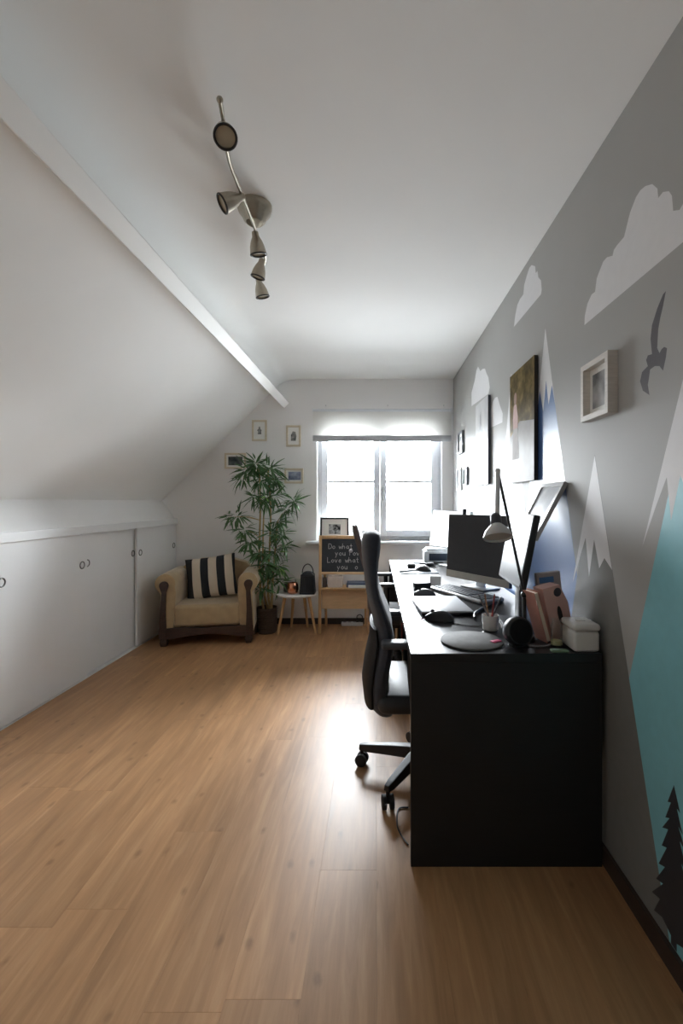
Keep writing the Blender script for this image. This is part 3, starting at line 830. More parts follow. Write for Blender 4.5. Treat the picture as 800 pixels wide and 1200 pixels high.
MB().rbox(-0.04, 0.06, -0.012, 0.012, 0, 0.235, 0.003, 1, M).build('sleeve', mat('pale_grey_card', (168, 158, 158), 0.7), fo)
MB().box(-0.03, 0.03, -0.0128, -0.0118, 0.195, 0.218, M).build('blue_band', mat('blue_print', (76, 118, 172), 0.6), fo)
# glass jar
jr = thing('glass_jar', 'small clear glass jar between the pink file and the white box', 'jar', (0.662, 1.664, DZ))
MB().lathe([(0.018, 0.001), (0.021, 0.004), (0.021, 0.075), (0.017, 0.085), (0.017, 0.098), (0.0155, 0.098), (0.0155, 0.085), (0.0195, 0.074), (0.0195, 0.006), (0.0, 0.006)], 24).build('glass', GLASSJ, jr, smooth=True)
MB().lathe([(0.0195, 0.0065), (0.0192, 0.02), (0.0, 0.021)], 20).build('contents', mat('pale_yellow_contents', (206, 196, 150), 0.8), jr, smooth=True)
gc = MB().rbox(-0.03, 0.03, -0.014, 0.014, 0, 0.008, 0.004, 2).build('cloth', mat('green_cloth', (104, 128, 104), 0.9, var=0.15, scale=80), smooth=True, loc=(0.645, 1.598, DZ))
tag(gc, 'small folded green cloth at the desk edge by the white box', 'cloth')
# white lidded box
wbx = thing('storage_box', 'small white lidded box at the desk corner against the wall', 'box', (0.739, 1.645, DZ))
WBOX = mat('white_enamel', (214, 213, 210), 0.4, var=0.02)
MB().rbox(-0.046, 0.046, -0.056, 0.056, 0, 0.072, 0.012, 4).build('body', WBOX, wbx, smooth=True)
MB().rbox(-0.0485, 0.0485, -0.0585, 0.0585, 0.073, 0.098, 0.011, 4).build('lid', WBOX, wbx, smooth=True)
MB().rbox(-0.016, 0.016, -0.008, 0.008, 0.098, 0.101, 0.001, 1).build('lid_tab', WBOX, wbx, smooth=True)
# pen cup and pens
pc = thing('pen_cup', 'white cup of odds and ends behind the round speaker', 'cup', (0.472, 1.872, DZ))
MB().lathe([(0.026, 0.0), (0.031, 0.004), (0.034, 0.062), (0.032, 0.062), (0.029, 0.006), (0.0, 0.006)], 24).build('cup', mat('white_ceramic', (220, 219, 216), 0.3), pc, smooth=True)
penm = [('dark_pen', (52, 50, 54)), ('brown_pencil', (150, 110, 78)), ('grey_pen', (120, 120, 124)), ('red_pen', (150, 60, 56))]
for i, (nm, cc) in enumerate(penm):
    a = i * 1.5 + 0.3
    p0 = Vector((0.010 * math.cos(a + 2.6), 0.010 * math.sin(a + 2.6), 0.012)); p1 = Vector((0.046 * math.cos(a), 0.046 * math.sin(a), 0.122 + 0.008 * i))
    o = MB().tube([p0, p1, p1 + (p1 - p0).normalized() * 0.012], [0.0036, 0.0036, 0.001], 8).build('pencil', mat(nm, cc, 0.5), smooth=True, loc=(0.472, 1.872, DZ))
    tag(o, {'dark_pen': 'black pen standing in the white cup', 'brown_pencil': 'brown pencil standing in the white cup', 'grey_pen': 'grey pen standing in the white cup', 'red_pen': 'red pen standing in the white cup'}[nm], 'pen')
ers = MB().rbox(-0.02, 0.02, -0.012, 0.012, 0, 0.012, 0.004, 2).build('pink_eraser', mat('pink_rubber', (226, 86, 128), 0.6), smooth=True, loc=(0.447, 1.69, DZ), rot=(0, 0, 0.5))
tag(ers, 'bright pink eraser beside the round speaker', 'eraser')
# leaning silver framed print between wall and monitor
LFR = math.radians(28)
lf = thing('leaning_frame', 'silver framed print leaning on the wall above the monitor', 'picture frame', (0.668, 2.035, 1.105))
lm = Matrix.Rotation(LFR, 4, 'Y')
m = MB()
for (a, b, c, d) in ((-0.13, 0.13, 0, 0.022), (-0.13, 0.13, 0.255, 0.277), (-0.13, -0.108, 0.022, 0.255), (0.108, 0.13, 0.022, 0.255)):
    m.box(-0.008, 0.010, a, b, c, d, lm)
m.build('frame', mat('silver_frame', (176, 176, 176), 0.3, metal=0.7), lf)
MB().box(-0.002, 0.006, -0.108, 0.108, 0.022, 0.255, lm).build('print', photo_mat('grey_print', [(0.3, (176, 180, 186)), (0.7, (214, 216, 218))], 9, 0.3), lf)
# cables on the desk
cab = MB().tube(smooth_curve([on_level(556, 724, DZ + 0.007), on_level(556, 719, DZ + 0.007), on_level(563, 714, DZ + 0.007), on_level(575, 708, DZ + 0.007), on_level(588, 705, DZ + 0.007)]), 0.006, 8).build('power_cable', BLACKPL, smooth=True)
tag(cab, 'thick black cable running from the laptop to the monitor', 'cable')
pts = [on_level(x, y, DZ + 0.004) for x, y in ((504, 726), (496, 725), (488, 728), (481, 733))] + [Vector((0.117, 1.965, 0.742)), Vector((0.113, 1.965, 0.70)), Vector((0.116, 1.97, 0.62))]
rc = MB().tube(smooth_curve(pts), 0.0025, 8).build('red_cable', mat('red_rubber', (150, 62, 52), 0.5), smooth=True); tag(rc, 'thin red cable hanging over the desk edge', 'cable')
pts = [on_level(x, y, DZ + 0.003) for x, y in ((522, 727), (535, 731), (552, 733), (570, 731), (585, 722))]
mc = MB().tube(smooth_curve(pts), 0.002, 6).build('mouse_cable', BLACKPL, smooth=True); tag(mc, 'thin black mouse cable curling across the desk', 'cable')
pts = [on_level(x, y, DZ + 0.0035) for x, y in ((592, 748), (606, 752), (622, 757), (640, 757), (648, 752))]
mc = MB().tube(smooth_curve(pts), 0.003, 6).build('speaker_cable', mat('grey_cable', (120, 112, 112), 0.5), smooth=True); tag(mc, 'grey cable looping in front of the round speaker', 'cable')
# floor cable by the desk end
pts = [Vector((0.135, 1.88, 0.004)), on_level(467, 948, 0.004), on_level(465, 965, 0.004), on_level(469, 977, 0.004), on_level(478, 990, 0.004)]
fc = MB().tube(smooth_curve(pts), 0.003, 6).build('floor_cable', BLACKPL, smooth=True); tag(fc, 'thin black cable lying on the floor by the desk panel', 'cable')

# ------------------------------------------------------------------ pictures on the right wall
def canvas(y0, y1, z0, z1, label, face, edge, depth=0.022):
    t = thing('canvas_print', label, 'canvas', (RX, (y0 + y1) / 2, z0))
    w = (y1 - y0) / 2; hgt = z1 - z0
    MB().box(-depth, -0.0045, -w, w, 0, hgt).build('canvas_body', edge, t)
    MB().box(-depth - 0.001, -depth, -w, w, 0.0, hgt).build('print', face, t)
    return t, w, hgt, depth
FOL = photo_mat('woodland_print', [(0.25, (58, 50, 36)), (0.75, (150, 128, 88)), (0.5, (98, 86, 56))], 14, 0.45, 3)
c1, w, hgt, dp = canvas(2.245, 2.65, 1.374, 1.992, 'large canvas photo of a small figure under dark trees', FOL, mat('dark_canvas_edge', (44, 40, 36), 0.6))
P = MB
pathm = photo_mat('grey_path_print', [(0.3, (128, 124, 120)), (0.7, (164, 160, 156))], 6, 0.45)
MB().prism([(-w, 0.0), (w, 0.0), (w, 0.26), (0.02, 0.33), (-w, 0.30)], -dp - 0.0018, -dp - 0.0008, 'x').build('printed_path', pathm, c1)
MB().prism([(0.135, 0.30), (0.14, 0.36), (0.125, 0.43), (0.10, 0.445), (0.075, 0.43), (0.05, 0.36), (0.055, 0.30)], -dp - 0.0024, -dp - 0.0014, 'x').build('printed_figure', mat('pale_pink_print', (206, 178, 172), 0.7, var=0.1, scale=40, spec=0.05), c1)
MB().prism([(0.16, 0.13), (0.03, 0.13), (0.045, 0.22), (0.06, 0.305), (0.13, 0.305), (0.145, 0.22)], -dp - 0.0024, -dp - 0.0014, 'x').build('printed_skirt', mat('pale_grey_dress_print', (190, 186, 184), 0.7, var=0.08, scale=30, spec=0.05), c1)
MB().prism([(0.095 + 0.026 * math.cos(a), 0.468 + 0.034 * math.sin(a)) for a in [2 * PI * k / 16 for k in range(16)]], -dp - 0.0028, -dp - 0.0014, 'x').build('printed_figure_head', mat('brown_print', (150, 112, 92), 0.45), c1)
PALEP = photo_mat('pale_sky_print', [(0.3, (186, 188, 190)), (0.7, (222, 222, 222))], 5, 0.42, 9)
c2, w, hgt, dp = canvas(3.17, 3.56, 1.392, 2.013, 'pale canvas print with a dark wind-blown shape nearer the window', PALEP, mat('slate_canvas_edge', (76, 82, 92), 0.6))
MB().prism([(-0.05, 0.34), (0.02, 0.36), (0.06, 0.42), (0.045, 0.52), (0.02, 0.55), (0.0, 0.44), (-0.03, 0.38)], -dp - 0.0018, -dp - 0.0008, 'x').build('printed_shape', mat('grey_print', (120, 122, 128), 0.45), c2)
MB().prism([(0.02, 0.10), (0.07, 0.12), (0.06, 0.24), (0.03, 0.25)], -dp - 0.0018, -dp - 0.0008, 'x').build('printed_shape', mat('beige_print', (200, 190, 172), 0.45), c2)

def wall_frame(y0, y1, z0, z1, label, depth, fm, fw, inner_m, matt=0.0, mat_m=PAPER, name='picture_frame', group=None):
    """framed picture hung on the right wall"""
    t = thing(name, label, 'picture frame', (RX, (y0 + y1) / 2, z0), 0, group)
    w = (y1 - y0) / 2; hgt = z1 - z0
    m = MB()
    m.box(-depth, 0, -w, w, 0, fw); m.box(-depth, 0, -w, w, hgt - fw, hgt); m.box(-depth, 0, -w, -w + fw, fw, hgt - fw); m.box(-depth, 0, w - fw, w, fw, hgt - fw)
    m.build('frame', fm, t, bevel=0.001)
    MB().box(-0.008, -0.002, -w + fw, w - fw, fw, hgt - fw).build('mount', mat_m, t)
    g = fw + matt
    MB().box(-0.009, -0.008, -w + g, w - g, g, hgt - g).build('photo', inner_m, t)
    return t
BWPH = photo_mat('grey_photo', [(0.3, (92, 94, 96)), (0.7, (198, 198, 198))], 9, 0.4, 5)
wall_frame(1.512, 1.712, 1.564, 1.772, 'deep whitewashed box frame near the painted bird', 0.034, mat('whitewashed_wood', (208, 203, 196), 0.6, var=0.08, scale=6, stretch=(3, 3, 30)), 0.020, BWPH, 0.022)
DKFR = mat('grey_frame', (120, 124, 130), 0.5)
wall_frame(4.13, 4.36, 1.717, 1.92, 'small grey frame hanging highest by the window corner', 0.022, DKFR, 0.014, BWPH, 0.03)
wall_frame(3.94, 4.10, 1.415, 1.57, 'small grey frame hanging below and nearer the pale canvas', 0.02, DKFR, 0.012, BWPH, 0.02)
wall_frame(4.22, 4.42, 1.375, 1.585, 'small white frame hanging low by the window corner', 0.02, mat('white_frame_paint', (220, 220, 220), 0.5), 0.014, BWPH, 0.02)

# ------------------------------------------------------------------ pictures on the window wall
OAKF = mat('light_oak_frame', (216, 204, 182), 0.55, var=0.1, scale=5, stretch=(4, 4, 30))
def back_frame(px0, px1, py0, py1, label, print_m, pshape):
    a = at(px0, py1, BY); b = at(px1, py0, BY)
    t = thing('picture_frame', label, 'picture frame', ((a.x + b.x) / 2, BY, a.z))
    w = (b.x - a.x) / 2; hgt = b.z - a.z; fw = 0.019; d = 0.018
    m = MB()
    m.box(-w, w, -d, 0, 0, fw); m.box(-w, w, -d, 0, hgt - fw, hgt); m.box(-w, -w + fw, -d, 0, fw, hgt - fw); m.box(w - fw, w, -d, 0, fw, hgt - fw)
    m.build('frame', OAKF, t, bevel=0.0015)
    MB().box(-w + fw, w - fw, -0.008, -0.002, fw, hgt - fw).build('mount', PAPER, t)
    MB().prism([(x * w, (0.5 + 0.5 * z) * hgt) for x, z in pshape], -0.0095, -0.008, 'y').build('print', print_m, t)
    return t
INK = photo_mat('ink_drawing', [(0.3, (70, 74, 78)), (0.7, (168, 168, 164))], 40, 0.6, 2)
INK2 = photo_mat('dark_landscape', [(0.3, (60, 68, 70)), (0.7, (122, 128, 124))], 22, 0.6, 6)
INK3 = photo_mat('blue_grey_photo', [(0.3, (96, 104, 128)), (0.7, (176, 184, 202))], 18, 0.6, 8)
figure = [(-0.25, -0.35), (0.25, -0.35), (0.22, -0.1), (0.3, 0.05), (0.12, 0.16), (0.13, 0.3), (0.0, 0.42), (-0.13, 0.3), (-0.12, 0.16), (-0.3, 0.05), (-0.2, -0.1)]
back_frame(295.5, 312.8, 492.5, 517, 'light wood frame with a small ink figure, highest on the gable wall', INK, figure)
back_frame(335.5, 352.5, 498.8, 523.5, 'light wood upright frame with a dark drawing beside the blind', INK, [(-0.35, -0.45), (0.3, -0.45), (0.4, 0.0), (0.25, 0.4), (-0.1, 0.45), (-0.35, 0.1)])
back_frame(263.5, 288.5, 531, 549.5, 'light wood landscape frame half hidden by the bamboo', INK2, [(-0.66, -0.55), (0.66, -0.55), (0.66, 0.55), (-0.66, 0.55)])
back_frame(333.5, 355.5, 549, 566.5, 'light wood landscape frame with a blue grey photo beside the window', INK3, [(-0.6, -0.55), (0.72, -0.55), (0.72, 0.55), (-0.6, 0.55)])

# ------------------------------------------------------------------ roller blind
bl = thing('roller_blind', 'cream roller blind half lowered over the window top', 'blind', (0.045, BY, 1.87))
bx0, bx1 = -0.69, 0.73
MB().box(bx0, bx1, -0.052, -0.0505, 0.07, 0.335).build('blind_fabric', BLINDF, bl)
MB().rbox(bx0, bx1, -0.058, -0.044, 0.015, 0.078, 0.005, 2).build('bottom_hem', mat('grey_white_hem', (188, 190, 194), 0.6), bl, smooth=True)
MB().tube([(bx0, -0.036, 0.333), (bx1, -0.036, 0.333)], 0.02, 14).build('roller', PVC, bl, smooth=True)
for sx in (bx0 - 0.004, bx1 + 0.001):
    MB().box(sx, sx + 0.003, -0.06, 0, 0.305, 0.36).build('bracket', PVC, bl)
hk = [(-0.56, 0.40), (0.08, 0.40), (0.66, 0.40)]
for x, z in hk:
    MB().tube([(x, 0, z - 0.01), (x, -0.014, z - 0.01), (x, -0.018, z)], 0.004, 8).build('hook', SILVER, bl, smooth=True)

# ------------------------------------------------------------------ ceiling spotlight bar
sp = thing('ceiling_spotlight', 'brushed nickel ceiling light with a wavy bar and five spots', 'ceiling light', (-0.52, 1.955, CH))
MB().lathe([(0.002, -0.075), (0.035, -0.075), (0.045, -0.066), (0.052, -0.05), (0.068, -0.03), (0.074, -0.012), (0.074, 0.0)], 36).build('canopy', CHROME, sp, smooth=True)
base_p = Vector((-0.52, 1.955, CH))
def bar_pt(px, py, dz):
    z = CH - dz
    y = (z - EYE) * FPX / (588.0 - py)
    return Vector(((px - 440) * y / FPX, y, z)) - base_p
keys = [bar_pt(257.5, 117, 0.085), bar_pt(262, 145, 0.085), bar_pt(268, 187, 0.085), bar_pt(281, 222, 0.085), bar_pt(296.5, 262, 0.085), bar_pt(303, 282, 0.085), bar_pt(311, 303, 0.085), bar_pt(304, 318, 0.085), bar_pt(302, 330, 0.085), bar_pt(306, 342, 0.085)]
crv = smooth_curve(keys)
b_ = MB().tube(crv, 0.0065, 10); b_.ball(tuple(crv[0]), 0.010); b_.ball(tuple(crv[-1]), 0.010)
b_.build('bar', CHROME, sp, smooth=True)
LENS = mat('cream_lens', (196, 186, 164), 0.35)
RIM = mat('dark_rim', (38, 35, 34), 0.4)
def spot(p, d, sc=1.0):
    """p: bar point, d: direction the lamp shines"""
    d = Vector(d).normalized()
    M = aim(p, d) @ Matrix.Diagonal((sc, sc, sc, 1))
    h_ = MB().lathe([(0.010, -0.012), (0.015, -0.008), (0.017, 0.012), (0.026, 0.03), (0.034, 0.055), (0.038, 0.082), (0.039, 0.088), (0.033, 0.088), (0.03, 0.06), (0.012, 0.03)], 28, M).build('spot_head', CHROME, sp, smooth=True)
    MB().torus(0.0355, 0.0042, 28, 8, M @ Matrix.Translation((0, 0, 0.088))).build('rim', RIM, h_, smooth=True)
    MB().lathe([(0.001, 0.081), (0.034, 0.081), (0.034, 0.078), (0.001, 0.078)], 24, M).build('lens', LENS, h_, smooth=True)
    MB().tube([tuple(Vector(p) + Vector((0, 0, 0.012))), tuple(Vector(p))], 0.009 * sc, 10).build('swivel', CHROME, h_, smooth=True)
spot(bar_pt(262, 147, 0.085) + Vector((0, 0, -0.008)), (0.25, -0.55, -0.80), 0.92)
spot(bar_pt(283, 228, 0.085) + Vector((0, 0, -0.008)), (-0.72, -0.30, -0.50), 0.95)
spot(bar_pt(299, 272, 0.085) + Vector((0, 0, -0.008)), (0.12, 0.25, -1.0), 0.95)
spot(bar_pt(306.5, 304, 0.085) + Vector((0, 0, -0.008)), (-0.28, 0.1, -1.0), 0.9)
spot(bar_pt(303, 327, 0.085) + Vector((0, 0, -0.008)), (0.22, 0.2, -1.0), 0.95)

# ------------------------------------------------------------------ armchair
ac = thing('armchair', 'beige velvet armchair with rolled arms and dark carved wood', 'armchair', (-1.545, 4.335, 0), math.radians(9))
MB().rbox(-0.285, 0.285, -0.305, 0.20, 0.16, 0.355, 0.035, 4).build('seat_cushion', BEIGE, ac, smooth=True)
MB().prism([(-0.40, 0.075), (-0.30, 0.06), (-0.16, 0.085), (0, 0.098), (0.16, 0.085), (0.30, 0.06), (0.40, 0.075), (0.40, 0.155), (0.2, 0.162), (0, 0.150), (-0.2, 0.162), (-0.40, 0.155)], -0.318, -0.285, 'y').build('front_rail', DKWOOD, ac, bevel=0.004)
def arm_prof(sg, inset=0.0):
    p = []
    p += [(0.285 + inset, 0.10), (0.272 + inset, 0.30), (0.262 + inset, 0.46)]
    c = (0.352, 0.545); R = 0.088 - inset
    for k in range(15):
        a = math.radians(200 - k * 16.5)
        p.append((c[0] + R * math.cos(a) * 1.0, c[1] + R * math.sin(a)))
    p += [(0.392 - inset, 0.455), (0.40 - inset, 0.30), (0.405 - inset, 0.10)]
    return [(sg * x, z) for x, z in p]
for sg in (-1, 1):
    armo = MB().prism(arm_prof(sg), -0.295, 0.24, 'y').build('arm', BEIGE, ac, smooth=True, bevel=0.012)
    fp = []
    for x, z in ((0.335, 0.075), (0.343, 0.30), (0.338, 0.47)):
        fp.append((x, z))
    for k in range(13):
        a = math.radians(205 - k * 18)
        fp.append((0.358 + 0.038 * math.cos(a), 0.532 + 0.038 * math.sin(a)))
    fp += [(0.376, 0.47), (0.390, 0.30), (0.40, 0.075)]
    MB().prism([(sg * x, z) for x, z in fp], -0.322, -0.292, 'y').build('arm_front', DKWOOD, ac, bevel=0.006)
    MB().box(sg * 0.402 - 0.008, sg * 0.402 + 0.008, -0.28, 0.24, 0.06, 0.12).build('side_rail', DKWOOD, ac)
    MB().loft([[(sg * 0.36 + sx * w, -0.29 + sy * w, z) for sx, sy in ((-1, -1), (1, -1), (1, 1), (-1, 1))] for z, w in ((0.0, 0.024), (0.03, 0.03), (0.085, 0.026))]).build('foot', DKWOOD, ac, bevel=0.004)
    MB().loft([[(sg * 0.33 + sx * w, 0.23 + sy * w, z) for sx, sy in ((-1, -1), (1, -1), (1, 1), (-1, 1))] for z, w in ((0.0, 0.022), (0.10, 0.026))]).build('foot', DKWOOD, ac, bevel=0.004)
bp_ = [(-0.40, 0.10), (-0.41, 0.50), (-0.385, 0.60), (-0.32, 0.665), (-0.18, 0.705), (0, 0.718), (0.18, 0.705), (0.32, 0.665), (0.385, 0.60), (0.41, 0.50), (0.40, 0.10)]
MB().prism([(x * 0.9, z) for x, z in bp_], 0.165, 0.30, 'y').build('backrest', BEIGE, ac, smooth=True, bevel=0.035)

# striped cushion
def pillow(w, h_, t, n=18):
    m = MB(); vs = []; fs = []
    for side in (1, -1):
        for i in range(n + 1):
            for j in range(n + 1):
                u = -1 + 2 * i / n; v = -1 + 2 * j / n
                k = max(0, (1 - u * u)) ** 0.42 * max(0, (1 - v * v)) ** 0.42
                pin = 1 - 0.07 * (1 - u * u) * 0 - 0.06 * (1 - abs(u)) * (abs(v) ** 3)
                pin2 = 1 - 0.06 * (1 - abs(v)) * (abs(u) ** 3)
                vs.append((u * w / 2 * pin2, side * t / 2 * k + 0.004 * math.sin(9 * u + 5 * v) * k, v * h_ / 2 * pin))
    N1 = (n + 1) ** 2
    for sdi in (0, 1):
        for i in range(n):
            for j in range(n):
                a = sdi * N1 + i * (n + 1) + j
                q = (a, a + 1, a + n + 2, a + n + 1)
                fs.append(q if sdi == 0 else q[::-1])
    m.add(vs, fs)
    return m
BK = (32, 36, 40); CR = (214, 200, 180)
STRIPE = ramp_mat('black_cream_stripes', [(0.0, BK), (0.15, CR), (0.315, BK), (0.47, CR), (0.635, BK), (0.79, CR), (0.94, BK)], 0, -0.235, 0.235, 0.85, 0.3)
pw = pillow(0.47, 0.40, 0.13).build('striped_cushion', STRIPE, smooth=True)
pw.location = (-1.575, 4.365, 0.548)
pw.rotation_euler = (math.radians(-17), math.radians(-8), math.radians(7))
tag(pw, 'black and cream striped cushion leaning in the armchair', 'cushion')

# ------------------------------------------------------------------ bamboo plant
PX, PY = -1.056, 4.42
plant = thing('potted_bamboo', 'tall leafy bamboo plant in a brown woven pot beside the armchair', 'plant', (PX, PY, 0))
pot = MB().lathe([(0.084, 0.0), (0.087, 0.01), (0.095, 0.22), (0.099, 0.245), (0.092, 0.245), (0.088, 0.215), (0.0, 0.212)], 32).build('pot', WICKER, plant, smooth=True)
wv = MB()
for k in range(11):
    z = 0.018 + k * 0.0205
    wv.torus(0.0865 + 0.008 * (z / 0.22) + 0.0005, 0.0068, 32, 6, Matrix.Translation((0, 0, z)))
wv.build('woven_bands', WICKER, pot, smooth=True)
MB().lathe([(0.087, 0.205), (0.086, 0.214), (0.0, 0.217)], 24).build('soil', SOIL, pot, smooth=True)
rl = random.Random(11)
def pp(px, py, dy=0.0):
    return at(px, py, PY + dy) - Vector((PX, PY, 0))
canes = [
    [Vector((-0.02, -0.02, 0.2)), pp(305, 690), pp(304, 640), pp(305, 590, .02), pp(303, 545, 0.03)],
    [Vector((0.03, 0.02, 0.2)), pp(314, 690, .02), pp(316, 640, 0.03), pp(317, 595, .03), pp(314, 552, .05)],
    [Vector((0.0, 0.05, 0.2)), pp(309, 690, .05), pp(308, 640, .06), pp(309, 600, .08)],
    [Vector((0.05, -0.03, 0.2)), pp(319, 690, -.03), pp(322, 650, -.02), pp(325, 612, 0)],
]
for c_ in canes:
    k = smooth_curve(c_, 5)
    n = len(k)
    cm = MB().tube(k, [0.0125 - 0.006 * i / n for i in range(n)], 8)
    for i in range(3, n, 3):
        cm.torus(0.0115 - 0.005 * i / n, 0.0028, 10, 6, Matrix.Translation(k[i]))
    cm.build('cane', CANE, plant, smooth=True)
# leaf clusters: (image x, y, depth offset, spread, count, young share)
clusters = [(300, 545, 0.0, 0.11, 44, 0), (290, 552, -0.04, 0.10, 34, 0), (316, 550, 0.03, 0.11, 38, 0), (306, 562, -0.06, 0.12, 40, 0), (322, 562, 0.0, 0.08, 24, 0), (284, 560, 0.0, 0.07, 16, 0),
            (298, 584, -0.02, 0.08, 24, 0), (312, 585, -0.04, 0.10, 30, 0.1), (320, 582, 0.0, 0.08, 22, 0.5), (344, 588, 0.0, 0.08, 26, 0.5), (335, 598, 0.0, 0.08, 18, 0.1),
            (278, 606, 0.0, 0.09, 24, 0), (268, 606, -0.03, 0.05, 8, 0), (286, 622, 0.0, 0.09, 24, 0), (292, 636, -0.05, 0.09, 24, 0), (326, 612, -0.03, 0.08, 22, 0), (330, 628, -0.02, 0.09, 24, 0.3), (318, 625, -0.06, 0.09, 24, 0),
            (304, 648, -0.08, 0.10, 28, 0), (322, 646, -0.06, 0.10, 28, 0.1), (334, 640, 0.0, 0.07, 14, 0.4), (312, 662, -0.09, 0.10, 28, 0), (326, 664, -0.07, 0.09, 20, 0.3), (302, 668, -0.07, 0.09, 20, 0), (316, 680, -0.08, 0.09, 22, 0), (328, 682, -0.04, 0.08, 14, 0.2), (306, 690, -0.07, 0.07, 12, 0)]
def leaf_mesh(m):
    vs = []; fs = []
    prof = [(0, 0.0018), (0.16, 0.0085), (0.42, 0.0118), (0.72, 0.0078), (1.0, 0.0005)]
    Lf = 0.142
    for u, w in prof:
        zc = -0.028 * u * u
        vs += [(-w, u * Lf, zc + 0.003 * (1 - u)), (0, u * Lf, zc - 0.001), (w, u * Lf, zc + 0.003 * (1 - u))]
    for i in range(len(prof) - 1):
        a = i * 3
        fs += [(a, a + 1, a + 4, a + 3), (a + 1, a + 2, a + 5, a + 4)]
    me = bpy.data.meshes.new('leaf'); me.from_pydata(vs, [], fs)
    me.polygons.foreach_set('use_smooth', [True] * len(me.polygons))
    me.materials.append(m)
    return me
LM, LMY = leaf_mesh(LEAF), leaf_mesh(LEAFY)
lv_ = [v.co.copy() for v in LM.vertices]; lf_ = [tuple(p.vertices) for p in LM.polygons]
twigs = MB()
alll = []
for (cx, cy, dy, spd, cnt, yg) in clusters:
    c0 = pp(cx, cy, dy)
    # twig from the nearest cane point below
    best = min((p for c_ in canes for p in smooth_curve(c_, 5) if p.z < c0.z + 0.02), key=lambda p: (p - c0).length + 0.4 * abs(p.z - (c0.z - 0.08)))
    midp = (best + c0) / 2 + Vector((0, 0, 0.02))
    twigs.tube([best, midp, c0], [0.004, 0.003, 0.0015], 6)
    for i in range(int(cnt * 1.35)):
        d = Vector((rl.gauss(0, 1), rl.gauss(0, 1) * 0.8, rl.gauss(0, 0.7)))
        p = c0 + d.normalized() * spd * (rl.random() ** 0.6) * 0.62
        out = (p - c0).normalized() + Vector((rl.uniform(-.5, .5), rl.uniform(-.5, .5), rl.uniform(-0.75, 0.3)))
        out.normalize()
        side = out.cross(Vector((0, 0, 1)))
        side = side.normalized() if side.length > 1e-3 else Vector((1, 0, 0))
        up = side.cross(out)
        R = Matrix((side, out, up)).transposed().to_4x4()
        sc_ = rl.uniform(0.6, 1.08)
        M = Matrix.Translation(p) @ R @ Matrix.Rotation(rl.uniform(-0.9, 0.9), 4, 'Y') @ Matrix.Diagonal((sc_, sc_, sc_, 1))
        tip = Vector((PX, PY, 0)) + M @ Vector((0, 0.135, -0.028))
        if tip.y > BY - 0.03 or p.y + PY > BY - 0.03:
            continue
        alll.append((rl.random() < yg, M, p.y))
twigs.build('twig', CANE, plant, smooth=True)['kind'] = 'stuff'
alll.sort(key=lambda q: q[2])
for yg, M, _ in alll[:298]:
    o = bpy.data.objects.new('leaf', LMY if yg else LM); C.objects.link(o); o.parent = plant; o.matrix_local = M
rest = MB()
for yg, M, _ in alll[298:]:
    rest.add(lv_, lf_, M)
ro = rest.build('inner_leaves', LEAF, plant, smooth=True); ro['kind'] = 'stuff'

# ------------------------------------------------------------------ round side table with things
TZ = 0.392
tb = thing('side_table', 'small round white-topped table with splayed wooden legs', 'table', (-0.76, 4.40, 0))
MB().lathe([(0.0, TZ - 0.022), (0.188, TZ - 0.022), (0.198, TZ - 0.014), (0.20, TZ - 0.004), (0.195, TZ), (0.0, TZ)], 40).build('table_top', mat('white_lacquer', (224, 223, 220), 0.35), tb, smooth=True)
for (bx, by) in ((-0.175, -0.05), (0.19, -0.06), (0.075, 0.19), (-0.09, 0.19)):
    MB().tube([(bx * 0.62, by * 0.62, TZ - 0.022), (bx, by, 0.0)], [0.017, 0.011], 12).build('leg', PINE, tb, smooth=True)
lt = thing('lantern', 'black metal lantern with a ring handle on the round table', 'lantern', (-0.648, 4.345, TZ))
MB().rbox(-0.072, 0.072, -0.062, 0.062, 0, 0.018, 0.004, 2).build('base', LANTERN, lt, smooth=True)
q = [[(sx * a, sy * b, z) for sx, sy in ((-1, -1), (1, -1), (1, 1), (-1, 1))] for z, a, b in ((0.018, 0.066, 0.056), (0.17, 0.056, 0.046))]
body = MB()
for sx, sy in ((-1, -1), (1, -1), (1, 1), (-1, 1)):
    body.tube([(sx * 0.064, sy * 0.054, 0.018), (sx * 0.055, sy * 0.046, 0.172)], 0.006, 6)
for k in range(-3, 4):
    body.tube([(k * 0.017, -0.055, 0.018), (k * 0.0145, -0.047, 0.172)], 0.0035, 6)
    body.tube([(k * 0.017, 0.055, 0.018), (k * 0.0145, 0.047, 0.172)], 0.0035, 6)
    if abs(k) < 3:
        for sx in (-1, 1):
            body.tube([(sx * 0.064, k * 0.018, 0.018), (sx * 0.055, k * 0.015, 0.172)], 0.0035, 6)
body.build('bars', LANTERN, lt, smooth=True)
MB().loft(q[:1] + q[1:]).build('inner_screen', mat('smoked_panel', (30, 33, 37), 0.5), lt)
lidp = [[(sx * a, sy * b, z) for sx, sy in ((-1, -1), (1, -1), (1, 1), (-1, 1))] for z, a, b in ((0.172, 0.062, 0.053), (0.184, 0.06, 0.05), (0.205, 0.035, 0.03), (0.212, 0.012, 0.012))]
MB().loft(lidp).build('roof', LANTERN, lt, bevel=0.002)
MB().tube([(0.052 * math.cos(a), 0, 0.195 + 0.085 * math.sin(a)) for a in [PI * k / 16 for k in range(17)]], 0.0045, 8).build('handle', LANTERN, lt, smooth=True)
cu = MB().lathe([(0.03, 0.0), (0.046, 0.008), (0.056, 0.045), (0.052, 0.085), (0.044, 0.105), (0.041, 0.105), (0.049, 0.083), (0.052, 0.045), (0.042, 0.012), (0.0, 0.01)], 28).build('copper_pot', COPPER, smooth=True, loc=(-0.79, 4.335, TZ))
tag(cu, 'shiny copper candle pot on the round table', 'pot')
